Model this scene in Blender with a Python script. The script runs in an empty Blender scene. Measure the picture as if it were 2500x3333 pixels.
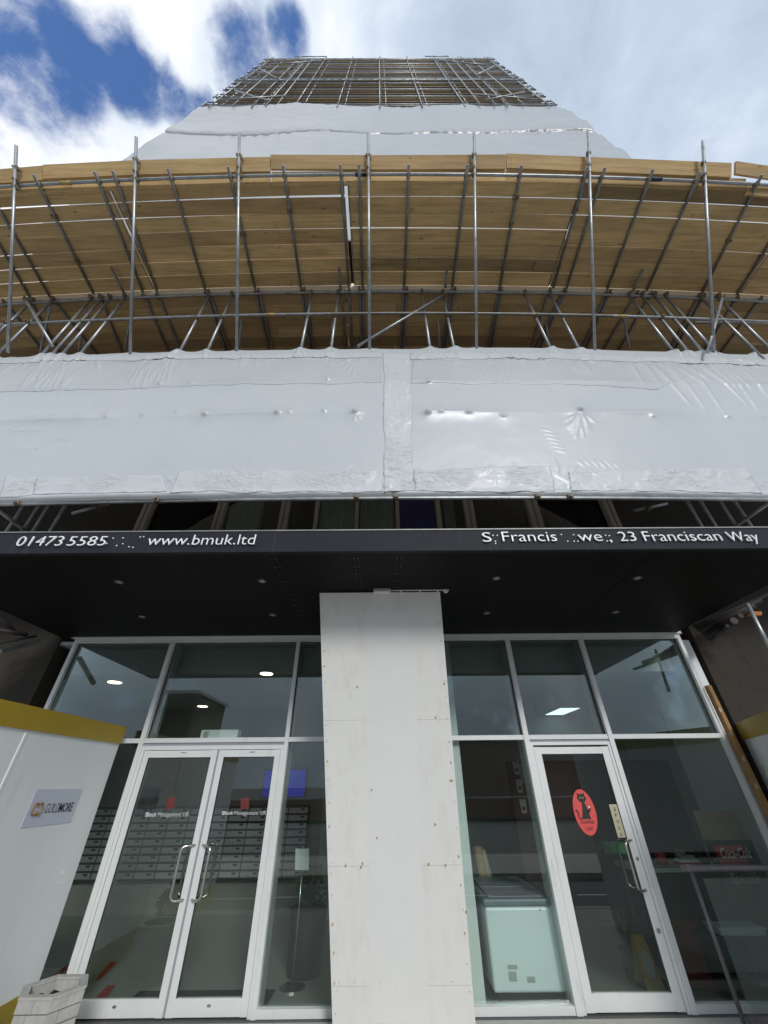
import bpy, math, random
import numpy as np
from mathutils import Vector, Matrix
random.seed(7); rng = np.random.RandomState(5)
R = math.radians
sc = bpy.context.scene
col = sc.collection

# ------------------------------------------------------------------ camera
FPX = 1243.5; CX, CY = 1250.0, 1666.5; EYE = 1.78
PITCH, ROLL, YAW = R(35.508), R(-.549), R(-.280)
def _rot():
    cp, sp = math.cos(PITCH), math.sin(PITCH)
    base = np.array([[1,0,0],[0,sp,-cp],[0,cp,sp]])
    cy, sy = math.cos(YAW), math.sin(YAW)
    Y = np.array([[cy,sy,0],[-sy,cy,0],[0,0,1]])
    cr, sr = math.cos(ROLL), math.sin(ROLL)
    return np.array([[cr,-sr,0],[sr,cr,0],[0,0,1]]) @ base @ Y
MR = _rot()
cam_d = bpy.data.cameras.new('camera'); cam = bpy.data.objects.new('camera', cam_d); col.objects.link(cam)
cam_d.sensor_fit = 'VERTICAL'; cam_d.sensor_height = 24; cam_d.lens = FPX/3333*24
cam_d.clip_start = .05; cam_d.clip_end = 3000
m4 = Matrix.Identity(4)
for i in range(3):
    m4[i][0] = MR[0][i]; m4[i][1] = -MR[1][i]; m4[i][2] = -MR[2][i]
m4[0][3], m4[1][3], m4[2][3] = 0, 0, EYE
cam.matrix_world = m4
sc.camera = cam
# measuring helpers: where the sight line of a spot in the photograph meets a real plane
O = np.array([0, 0, EYE])
def ray(px, py): return np.array([(px-CX)/FPX, (py-CY)/FPX, 1.0]) @ MR
def hit(px, py, n, d):
    r = ray(px, py); n = np.array(n, float); t = (d - n@O)/(n@r); p = O + t*r
    return Vector(p)
def WY(px, py, Y): return hit(px, py, (0,1,0), Y)
def WZ(px, py, Z): return hit(px, py, (0,0,1), Z)
def WX(px, py, X): return hit(px, py, (1,0,0), X)

# ------------------------------------------------------------------ world and sun
SUN_EL, SUN_AZ = R(23), R(163)      # azimuth from +Y, clockwise positive towards +X
sund = bpy.data.lights.new('sun', 'SUN'); sund.energy = .95; sund.angle = R(12); sund.color = (1, .98, .95)
sun = bpy.data.objects.new('sun', sund); col.objects.link(sun)
sdir = Vector((math.sin(SUN_AZ)*math.cos(SUN_EL), math.cos(SUN_AZ)*math.cos(SUN_EL), math.sin(SUN_EL)))
sun.rotation_euler = sdir.to_track_quat('Z', 'Y').to_euler(); sun.location = (0, -20, 30)
sc.view_settings.view_transform = 'Standard'; sc.view_settings.look = 'None'
sc.view_settings.exposure = 0.85; sc.view_settings.gamma = 1
sc.render.engine = 'CYCLES'

class NT:
    """tiny node-tree helper"""
    def __init__(s, tree): s.t = tree; s.n = tree.nodes; s.l = tree.links
    def node(s, kind, **kw):
        n = s.n.new(kind)
        for k, v in kw.items():
            if k == 'ins':
                for a, b in v.items():
                    if hasattr(b, 'is_linked') or b.__class__.__name__.startswith('NodeSocket'): s.l.new(b, n.inputs[a])
                    else: n.inputs[a].default_value = b
            else: setattr(n, k, v)
        return n
    def math(s, op, a, b=0.0, c=None, clamp=False):
        n = s.node('ShaderNodeMath', operation=op, use_clamp=clamp, ins={0: a, 1: b})
        if c is not None: s.set(n, 2, c)
        return n.outputs[0]
    def set(s, n, i, v):
        if v.__class__.__name__.startswith('NodeSocket'): s.l.new(v, n.inputs[i])
        else: n.inputs[i].default_value = v
    def vmath(s, op, a, b=(0,0,0)):
        return s.node('ShaderNodeVectorMath', operation=op, ins={0: a, 1: b})
    def ramp(s, fac, stops, interp='LINEAR'):
        n = s.node('ShaderNodeValToRGB'); s.l.new(fac, n.inputs[0]); cr = n.color_ramp; cr.interpolation = interp
        while len(cr.elements) < len(stops): cr.elements.new(.5)
        for e, (p, c) in zip(cr.elements, stops):
            e.position = p; e.color = (c[0], c[1], c[2], 1) if hasattr(c, '__len__') else (c, c, c, 1)
        return n.outputs[0]
    def mix(s, fac, a, b, blend='MIX'):
        n = s.node('ShaderNodeMix', data_type='RGBA', blend_type=blend); n.clamp_factor = True
        s.set(n, 0, fac)
        for i, v in ((6, a), (7, b)):
            s.set(n, i, v if not isinstance(v, tuple) or len(v) == 4 else (*v, 1))
        return n.outputs[2]
    def noise(s, vec, scale, detail=4, rough=.5, dist=0.0, out=0):
        n = s.node('ShaderNodeTexNoise', ins={'Scale': scale, 'Detail': detail, 'Roughness': rough, 'Distortion': dist})
        if vec is not None: s.l.new(vec, n.inputs['Vector'])
        return n.outputs[out]
    def scale(s, vec, sx, sy, sz, loc=(0,0,0)):
        n = s.node('ShaderNodeMapping'); s.l.new(vec, n.inputs[0]); n.inputs['Scale'].default_value = (sx, sy, sz)
        n.inputs['Location'].default_value = loc
        return n.outputs[0]

w = bpy.data.worlds.new('World'); sc.world = w; w.use_nodes = True
T = NT(w.node_tree); T.n.clear()
sky = T.node('ShaderNodeTexSky', sky_type='NISHITA', sun_disc=False)
sky.sun_elevation = SUN_EL; sky.sun_rotation = SUN_AZ; sky.air_density = 1.1; sky.dust_density = .4; sky.ozone_density = 2.5
tc = T.node('ShaderNodeTexCoord').outputs['Generated']
sep = T.node('ShaderNodeSeparateXYZ'); T.l.new(tc, sep.inputs[0])
zz = T.math('MAXIMUM', sep.outputs[2], .04)
pl = T.node('ShaderNodeCombineXYZ', ins={0: T.math('DIVIDE', sep.outputs[0], T.math('ADD', zz, .35)),
                                         1: T.math('DIVIDE', sep.outputs[1], T.math('ADD', zz, .35)), 2: .37}).outputs[0]
pl = T.vmath('NORMALIZE', tc).outputs[0]
warp = T.noise(pl, 3.0, 3, .55, 0, 1)
plw = T.vmath('ADD', pl, T.vmath('MULTIPLY', T.vmath('SUBTRACT', warp, (.5,.5,.5)).outputs[0], (.08,.08,.08)).outputs[0]).outputs[0]
n1 = T.math('ADD', T.math('MULTIPLY', T.noise(plw, 7.0, 3, .5, 0.0), .55), T.math('MULTIPLY', T.noise(plw, 15.0, 12, .68, 0.0), .45))
n2 = T.noise(T.scale(plw, 1, 1, 1, (3.1, 1.7, 0)), 4.2, 7, .58, .2)
def near(px, py, lo, hi):
    d = ray(px, py); d = d/np.linalg.norm(d)
    dot = T.vmath('DOT_PRODUCT', T.vmath('NORMALIZE', tc).outputs[0], tuple(d)).outputs[1]
    return T.node('ShaderNodeMapRange', interpolation_type='SMOOTHSTEP', ins={0: dot, 1: math.cos(R(hi)), 2: math.cos(R(lo)), 3: 0.0, 4: 1.0}).outputs[0]
hole = T.math('MAXIMUM', near(-20, 40, 0, 11), near(420, 210, 0, 5.5))
for hx, hy, lo_, hi_ in ((800, 210, 0, 6.0), (200, 130, 0, 6), (600, 300, 0, 4.5), (930, 130, 0, 3.5), (-900, -500, 4, 20)):
    hole = T.math('MAXIMUM', hole, near(hx, hy, lo_, hi_))
streak = T.math('MAXIMUM', near(330, 20, 0, 3.5), T.math('MAXIMUM', near(480, 100, 0, 2.6), near(620, 190, 0, 2.6)))
hole = T.math('MULTIPLY', hole, T.math('SUBTRACT', 1.0, T.math('MULTIPLY', streak, .45)))
bk = T.node('ShaderNodeMapRange', interpolation_type='SMOOTHSTEP', ins={0: sep.outputs[1], 1: -.25, 2: -.6, 3: 0.0, 4: .32}).outputs[0]
hole = T.math('MAXIMUM', hole, bk)
nn = T.math('ADD', T.math('MULTIPLY', T.math('SUBTRACT', n1, .5), 2.6), .5)
cov = T.math('SUBTRACT', T.math('ADD', nn, .75), T.math('MULTIPLY', hole, 1.18))
cov = T.node('ShaderNodeMapRange', interpolation_type='SMOOTHSTEP', ins={0: cov, 1: .02, 2: .80, 3: 0.0, 4: 1.0}).outputs[0]
grey = near(2300, 300, 8, 46)
shade = T.math('SUBTRACT', T.math('ADD', T.math('MULTIPLY', T.math('SUBTRACT', n2, .5), 2.1), .80), T.math('MULTIPLY', grey, .56))
shade = T.math('ADD', shade, T.math('MULTIPLY', near(60, 480, 4, 20), .12))
lowback = T.math('MULTIPLY', T.node('ShaderNodeMapRange', interpolation_type='SMOOTHSTEP', ins={0: sep.outputs[1], 1: .1, 2: -.4, 3: 0.0, 4: 1.0}).outputs[0],
                 T.node('ShaderNodeMapRange', interpolation_type='SMOOTHSTEP', ins={0: sep.outputs[2], 1: .55, 2: .28, 3: 0.0, 4: .5}).outputs[0])
shade = T.math('SUBTRACT', shade, lowback)
ccol = T.ramp(shade, [(.0, (.27,.325,.395)), (.35, (.335,.39,.47)), (.62, (.445,.49,.55)), (.95, (.585,.60,.625))])
lowf = T.node('ShaderNodeMapRange', ins={0: sep.outputs[2], 1: -.02, 2: .25, 3: .75, 4: 1.0}).outputs[0]
skyc = T.mix(1.0, sky.outputs[0], (.74, .90, 1.20), 'MULTIPLY')
b1 = T.node('ShaderNodeBackground', ins={'Strength': .11}); T.l.new(skyc, b1.inputs[0])
b2 = T.node('ShaderNodeBackground'); T.l.new(ccol, b2.inputs[0]); T.l.new(lowf, b2.inputs[1])
mx = T.node('ShaderNodeMixShader'); T.l.new(cov, mx.inputs[0]); T.l.new(b1.outputs[0], mx.inputs[1]); T.l.new(b2.outputs[0], mx.inputs[2])
T.l.new(mx.outputs[0], T.node('ShaderNodeOutputWorld').inputs[0])

# ------------------------------------------------------------------ materials
MATS = {}
def mat(name, build):
    if name in MATS: return MATS[name]
    m = bpy.data.materials.new(name); m.use_nodes = True; t = NT(m.node_tree)
    b = m.node_tree.nodes['Principled BSDF']; build(t, b); MATS[name] = m
    return m
def obj_co(t): return t.node('ShaderNodeTexCoord').outputs['Object']
def geo_co(t): return t.node('ShaderNodeNewGeometry').outputs['Position']
def bump(t, b, h, s=.3, d=.02):
    n = t.node('ShaderNodeBump', ins={'Strength': s, 'Distance': d, 'Height': h}); t.l.new(n.outputs[0], b.inputs['Normal'])
def plain(name, c, rough=.5, metal=0.0, var=.12, vs=6.0, bmp=0.0, spec=.5):
    def f(t, b):
        co = geo_co(t); n = t.noise(co, vs, 5, .6)
        cc = t.mix(n, tuple(x*(1-var) for x in c), tuple(min(1, x*(1+var)) for x in c))
        t.l.new(cc, b.inputs['Base Color']); b.inputs['Roughness'].default_value = rough; b.inputs['Metallic'].default_value = metal
        b.inputs['Specular IOR Level'].default_value = spec
        if bmp: bump(t, b, t.noise(co, vs*8, 4, .6), bmp, .01)
    return mat(name, f)
def f_wood(dark):
    def f(t, b):
        co = obj_co(t); rnd = t.node('ShaderNodeObjectInfo').outputs['Random']
        off = t.node('ShaderNodeCombineXYZ', ins={0: t.math('MULTIPLY', rnd, 37.0), 1: t.math('MULTIPLY', rnd, 91.0), 2: 0.0}).outputs[0]
        p = t.vmath('ADD', co, off).outputs[0]
        g = t.noise(t.scale(p, 1.1, 26, 26), 1.0, 6, .65, .6)
        big = t.noise(t.scale(p, .8, 3.2, 3.2), 1.0, 4, .6)
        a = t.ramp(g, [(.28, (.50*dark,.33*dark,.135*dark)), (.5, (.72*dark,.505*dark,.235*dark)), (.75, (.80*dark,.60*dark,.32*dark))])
        tone = t.mix(t.math('MULTIPLY', rnd, .8), (1.05,1.04,1.02), (.62,.58,.55))
        a = t.mix(1.0, a, tone, 'MULTIPLY')
        a = t.mix(t.math('MULTIPLY', t.ramp(big, [(.42, 0.0), (.72, 1.0)]), .5), a, (.27*dark,.17*dark,.085*dark))
        v = t.node('ShaderNodeTexVoronoi', feature='F1', ins={'Scale': 1.0, 'Randomness': 1.0}); t.l.new(t.scale(p, 2.6, 6.0, 6.0), v.inputs['Vector'])
        k = t.ramp(v.outputs['Distance'], [(.0, 1.0), (.06, .8), (.13, 0.0)])
        k = t.math('MULTIPLY', k, t.math('GREATER_THAN', t.noise(p, 2.3, 2), .52))
        a = t.mix(t.math('MULTIPLY', k, .72), a, (.13*dark,.065*dark,.03*dark))
        st = t.noise(t.scale(p, 9, 2.6, 2.6), 1.0, 5, .7, 1.0)
        a = t.mix(t.ramp(st, [(.64, 0.0), (.72, .55)]), a, (.17*dark,.095*dark,.045*dark))
        t.l.new(a, b.inputs['Base Color']); b.inputs['Roughness'].default_value = .75
        bump(t, b, g, .25, .004)
    return f
M_wood = mat('scaffold_board_wood', f_wood(1.08))
M_wood2 = mat('weathered_board_wood', f_wood(.55))
M_wood3 = mat('olive_board_wood', f_wood(.66))
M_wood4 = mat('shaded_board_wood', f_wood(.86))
M_edge = plain('pale_timber_lit_tone', (.93,.83,.65), .8, var=.08, vs=9)  # pale sawn timber, colour brightened to stand in for light on the deck edge
def f_tube(t, b):
    co = geo_co(t); n = t.noise(co, 7, 5, .65); n3 = t.noise(co, 46, 3, .6)
    c = t.ramp(n, [(.3, (.27,.29,.30)), (.55, (.42,.44,.45)), (.8, (.52,.54,.56))])
    c = t.mix(t.ramp(n3, [(.62, 0.0), (.72, .5)]), c, (.20,.15,.10))
    t.l.new(c, b.inputs['Base Color']); b.inputs['Metallic'].default_value = .55; b.inputs['Roughness'].default_value = .38
M_tube = mat('galvanised_tube', f_tube)
M_tube_b = plain('bright_galvanised_tube', (.66,.68,.69), .4, .35, var=.12)
def f_tube_d(t, b):
    co = geo_co(t); n = t.noise(co, 6, 5, .65)
    c = t.ramp(n, [(.3, (.17,.175,.165)), (.7, (.30,.305,.29))])
    t.l.new(c, b.inputs['Base Color']); b.inputs['Metallic'].default_value = .4; b.inputs['Roughness'].default_value = .5
M_tube_d = mat('weathered_dark_tube', f_tube_d)
M_clamp = plain('brown_steel_coupler', (.24,.19,.13), .55, .5, var=.5, vs=30)
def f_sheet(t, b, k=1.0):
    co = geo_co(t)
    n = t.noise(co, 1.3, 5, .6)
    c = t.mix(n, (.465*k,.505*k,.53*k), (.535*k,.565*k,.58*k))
    spk = t.noise(co, 9, 6, .7)
    c = t.mix(t.ramp(spk, [(.66, 0.0), (.74, .35)]), c, (.32*k,.34*k,.37*k))
    t.l.new(c, b.inputs['Base Color']); b.inputs['Roughness'].default_value = .33
    b.inputs['Specular IOR Level'].default_value = .6
    h = t.math('ADD', t.noise(co, 5, 4, .55), t.math('MULTIPLY', t.noise(co, 22, 3, .6, 1.0), .10))
    bump(t, b, h, .16, .02)
M_sheet = mat('shrink_wrap_plastic', f_sheet)
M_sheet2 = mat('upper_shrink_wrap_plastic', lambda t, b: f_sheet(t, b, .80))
M_sheet3 = mat('lapped_shrink_wrap_plastic', lambda t, b: f_sheet(t, b, .96))
def f_patch(t, b):
    co = geo_co(t)
    c = t.mix(t.noise(co, 3, 4, .6), (.53,.55,.57), (.59,.605,.62))
    t.l.new(c, b.inputs['Base Color']); b.inputs['Roughness'].default_value = .34
    wv = t.noise(t.scale(co, 7, 7, 14), 1.0, 5, .55, 3.2)
    m = t.ramp(t.noise(co, 2.2, 3, .5), [(.42, 0.0), (.58, 1.0)])
    bump(t, b, t.math('MULTIPLY', wv, m), .6, .03)
M_patch = mat('crinkled_white_tape', f_patch)
def f_glass(tint, boost):
    def f(t, b):
        out = [n for n in t.n if n.type == 'OUTPUT_MATERIAL'][0]; t.n.remove(b)
        tr = t.node('ShaderNodeBsdfTransparent'); tr.inputs[0].default_value = (*tint, 1)
        gl = t.node('ShaderNodeBsdfGlossy'); gl.inputs[0].default_value = (.93,.98,.96,1); gl.inputs['Roughness'].default_value = .0
        bm = t.node('ShaderNodeBump', ins={'Strength': .05, 'Distance': .01, 'Height': t.noise(geo_co(t), 1.1, 2, .5)}); t.l.new(bm.outputs[0], gl.inputs['Normal'])
        fr = t.node('ShaderNodeFresnel', ins={'IOR': 1.5})
        fac = t.math('MULTIPLY', fr.outputs[0], boost, clamp=True)
        ms = t.node('ShaderNodeMixShader'); t.l.new(fac, ms.inputs[0]); t.l.new(tr.outputs[0], ms.inputs[1]); t.l.new(gl.outputs[0], ms.inputs[2])
        t.l.new(ms.outputs[0], out.inputs[0])
    return f
M_glass = mat('shop_glass', f_glass((.88,.925,.905), 1.7))
M_glass_d = mat('upper_window_glass', f_glass((.90,.93,.91), 1.0))
def f_frame(t, b):
    co = geo_co(t)
    c = t.mix(t.noise(co, 5, 5, .6), (.66,.68,.67), (.77,.79,.78))
    g = t.noise(t.scale(co, 6, 6, 1.6), 1.0, 6, .7)
    c = t.mix(t.ramp(g, [(.58, 0.0), (.75, .45)]), c, (.36,.35,.33))
    t.l.new(c, b.inputs['Base Color']); b.inputs['Roughness'].default_value = .4; b.inputs['Metallic'].default_value = .1
M_frame = mat('white_aluminium_frame', f_frame)
M_seal = plain('grey_rubber_seal', (.30,.30,.34), .6, var=.2)
M_brown_frame = plain('brown_window_frame', (.42,.38,.32), .55, var=.25, vs=4)
M_steel = plain('brushed_steel', (.62,.60,.56), .22, 1.0, var=.1)
def f_pillar(t, b):
    co = geo_co(t)
    c = t.mix(t.noise(co, 1.5, 5, .6), (.74,.735,.695), (.81,.805,.77))
    g = t.noise(t.scale(co, 9, 9, 1.1), 1.0, 6, .65)
    c = t.mix(t.ramp(g, [(.50, 0.0), (.78, .5)]), c, (.60,.57,.50))
    s = t.noise(co, 26, 5, .75)
    c = t.mix(t.ramp(s, [(.70, 0.0), (.76, .6)]), c, (.34,.33,.31))
    t.l.new(c, b.inputs['Base Color']); b.inputs['Roughness'].default_value = .62
    bump(t, b, t.noise(co, 170, 2, .5), .35, .003)
M_pillar = mat('painted_pillar_cladding', f_pillar)
M_pillar_w = plain('whiter_paint_area', (.77,.77,.75), .6, var=.05, vs=3)
M_rust = plain('rust', (.36,.19,.09), .85, var=.5, vs=60)
M_screw = plain('dirty_screw_head', (.50,.46,.40), .7, var=.4, vs=80)
def f_black(streak):
    def f(t, b):
        co = geo_co(t)
        n = t.noise(co, 2.0, 5, .6)
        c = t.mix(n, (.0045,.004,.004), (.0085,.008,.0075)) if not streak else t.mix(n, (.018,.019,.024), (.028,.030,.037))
        s = t.noise(t.scale(co, 14, .9 if not streak else 14, 1.0), 1.0, 7, .7)
        c = t.mix(t.ramp(s, [(.57, 0.0), (.78, .6)]), c, (.030,.025,.020) if not streak else (.07,.075,.08))
        if streak:
            e = t.noise(t.scale(co, 30, 30, 50), 1.0, 4, .7)
            c = t.mix(t.ramp(e, [(.70, 0.0), (.76, .55)]), c, (.26,.27,.27))
        t.l.new(c, b.inputs['Base Color']); b.inputs['Roughness'].default_value = .55; b.inputs['Specular IOR Level'].default_value = .12
    return f
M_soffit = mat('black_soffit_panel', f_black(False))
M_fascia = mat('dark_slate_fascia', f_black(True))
M_letter = plain('white_acrylic_letter', (.86,.86,.86), .4, var=.03)
def f_conc(a, c2):
    def f(t, b):
        co = geo_co(t)
        c = t.mix(t.noise(co, 2.2, 8, .68), a, c2)
        s = t.noise(t.scale(co, 10, 10, 2), 1.0, 6, .7)
        c = t.mix(t.ramp(s, [(.55, 0.0), (.75, .55)]), c, tuple(x*.55 for x in a))
        t.l.new(c, b.inputs['Base Color']); b.inputs['Roughness'].default_value = .9
        bump(t, b, t.noise(co, 14, 6, .7), .5, .02)
    return f
M_conc = mat('stained_concrete_shade_tone', f_conc((.020,.017,.013), (.055,.045,.034)))  # base colour darkened to carry the shade beside the canopy; streaks are staining
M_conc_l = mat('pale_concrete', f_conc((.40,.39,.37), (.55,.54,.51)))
M_pave = mat('paving_concrete', f_conc((.44,.43,.40), (.54,.53,.49)))
M_asph = mat('asphalt', f_conc((.10,.10,.10), (.16,.16,.16)))
def f_hoard(t, b):
    co = geo_co(t)
    c = t.mix(t.noise(co, 2.5, 5, .6), (.70,.73,.735), (.79,.81,.815))
    g = t.noise(t.scale(co, 7, 7, .9), 1.0, 6, .65)
    c = t.mix(t.ramp(g, [(.56, 0.0), (.80, .45)]), c, (.52,.53,.51))
    s = t.noise(co, 30, 5, .75)
    c = t.mix(t.ramp(s, [(.71, 0.0), (.77, .5)]), c, (.40,.40,.38))
    t.l.new(c, b.inputs['Base Color']); b.inputs['Roughness'].default_value = .5
    bump(t, b, t.noise(co, 60, 3, .6), .2, .006)
M_white = mat('white_hoarding_paint', f_hoard)
M_ochre = plain('ochre_yellow_paint', (.36,.25,.018), .45, var=.10, vs=3)
M_line = plain('white_road_paint', (.7,.7,.68), .7)
M_brick = None
def f_brick(t, b):
    co = geo_co(t); s = t.node('ShaderNodeSeparateXYZ'); t.l.new(co, s.inputs[0])
    v = t.node('ShaderNodeCombineXYZ', ins={0: s.outputs[0], 1: s.outputs[2], 2: 0.0}).outputs[0]
    br = t.node('ShaderNodeTexBrick', ins={'Vector': v, 'Color1': (.25,.105,.075,1), 'Color2': (.17,.075,.055,1), 'Mortar': (.26,.22,.19,1), 'Scale': 1.0, 'Brick Width': .225, 'Row Height': .075, 'Mortar Size': .008})
    t.l.new(br.outputs[0], b.inputs['Base Color']); b.inputs['Roughness'].default_value = .9
M_brick = mat('red_brown_brick', f_brick)
M_wall_g = plain('lobby_grey_wall', (.44,.45,.43), .7, var=.06)
M_wall_t = plain('lobby_taupe_wall', (.28,.27,.24), .7, var=.08)
M_wall_c = plain('cafe_teal_grey_wall', (.30,.335,.325), .7, var=.07)
M_ceil = plain('interior_ceiling', (.40,.43,.42), .8, var=.04)
M_floor_i = plain('grey_interior_floor', (.36,.365,.35), .35, var=.15, vs=2)
M_maroon = plain('dark_maroon_panel', (.035,.014,.018), .45, var=.2)
M_dark = plain('near_black', (.010,.010,.011), .6)
M_mailbox = plain('grey_metal_mailbox', (.48,.50,.49), .4, .3, var=.1)
M_maildark = plain('mailbox_black_cabinet', (.012,.013,.015), .5)
M_red = plain('red_floor_tape', (.45,.015,.02), .5)
M_curtain = plain('pale_green_curtain', (.62,.74,.64), .9, var=.2, vs=3)
M_blue = plain('navy_blue_blind', (.03,.03,.48), .6, var=.1)
M_freezer = plain('white_freezer_enamel', (.80,.86,.88), .3, var=.03)
M_lid = plain('grey_freezer_lid', (.20,.24,.27), .4)
def emit(name, c, s):
    def f(t, b):
        b.inputs['Base Color'].default_value = (*c, 1); b.inputs['Emission Color'].default_value = (*c, 1); b.inputs['Emission Strength'].default_value = s
    return mat(name, f)
M_lamp = emit('warm_downlight_diffuser', (1,.86,.58), 3.2)
M_led = emit('cool_light_panel', (.8,.95,.95), .8)
M_tv = emit('blue_tv_screen', (.004,.004,.20), .5)
M_spot = plain('downlight_reflector', (.55,.55,.52), .25, .3)
M_spotring = plain('downlight_grey_ring', (.12,.12,.12), .4, .5)
M_poster = plain('coral_red_sticker', (.68,.075,.065), .5, var=.03)
M_logo = plain('dull_red_vinyl', (.20,.028,.025), .5)
M_black = plain('black_print', (.01,.01,.01), .5)
M_green = plain('bright_green_plastic', (.03,.42,.10), .4)
M_cardb = plain('tan_card', (.36,.25,.15), .8)
M_cream = plain('cream_sign', (.50,.46,.32), .7)
M_sodared = plain('soda_red', (.50,.02,.03), .4)
M_sign = plain('pale_lilac_sign_vinyl', (.52,.56,.66), .35, var=.03)
M_gold = plain('bronze_logo', (.34,.17,.07), .4)
M_text = plain('charcoal_text', (.045,.045,.055), .5)
M_yel = plain('yellow_bag', (.45,.30,.03), .5)
M_rail = plain('worn_painted_handrail', (.17,.16,.175), .45, .4, var=.4, vs=14)
M_plank = plain('orange_timber_post', (.34,.19,.075), .8, var=.4, vs=7)
def f_pb(t, b):
    co = geo_co(t); n = t.noise(co, 12, 6, .7)
    c = t.mix(n, (.26,.255,.235), (.60,.595,.56)); t.l.new(c, b.inputs['Base Color']); b.inputs['Roughness'].default_value = .9
    bump(t, b, n, .5, .01)
M_planter = mat('pale_mossy_planter_brick', f_pb)
M_joint = plain('planter_joint', (.14,.13,.12), .9)
M_soil = plain('dark_soil', (.02,.016,.022), .95, var=.5, vs=40, bmp=.6)
M_grass = plain('dark_verge_grass', (.03,.045,.02), .9, var=.4, vs=2)
M_leaf = plain('leaf_green', (.06,.12,.03), .6, var=.4, vs=9)
M_bark = plain('bark', (.09,.07,.05), .9)
M_navy = plain('navy_plastic_sleeve', (.02,.035,.075), .5)
M_tape = plain('yellow_hazard_tape', (.50,.38,.14), .6, var=.5, vs=50)
M_pipe = plain('dark_brown_pipework', (.03,.024,.022), .6, var=.3)
M_orange = plain('orange_debris', (.42,.14,.03), .7, var=.3)

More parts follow.
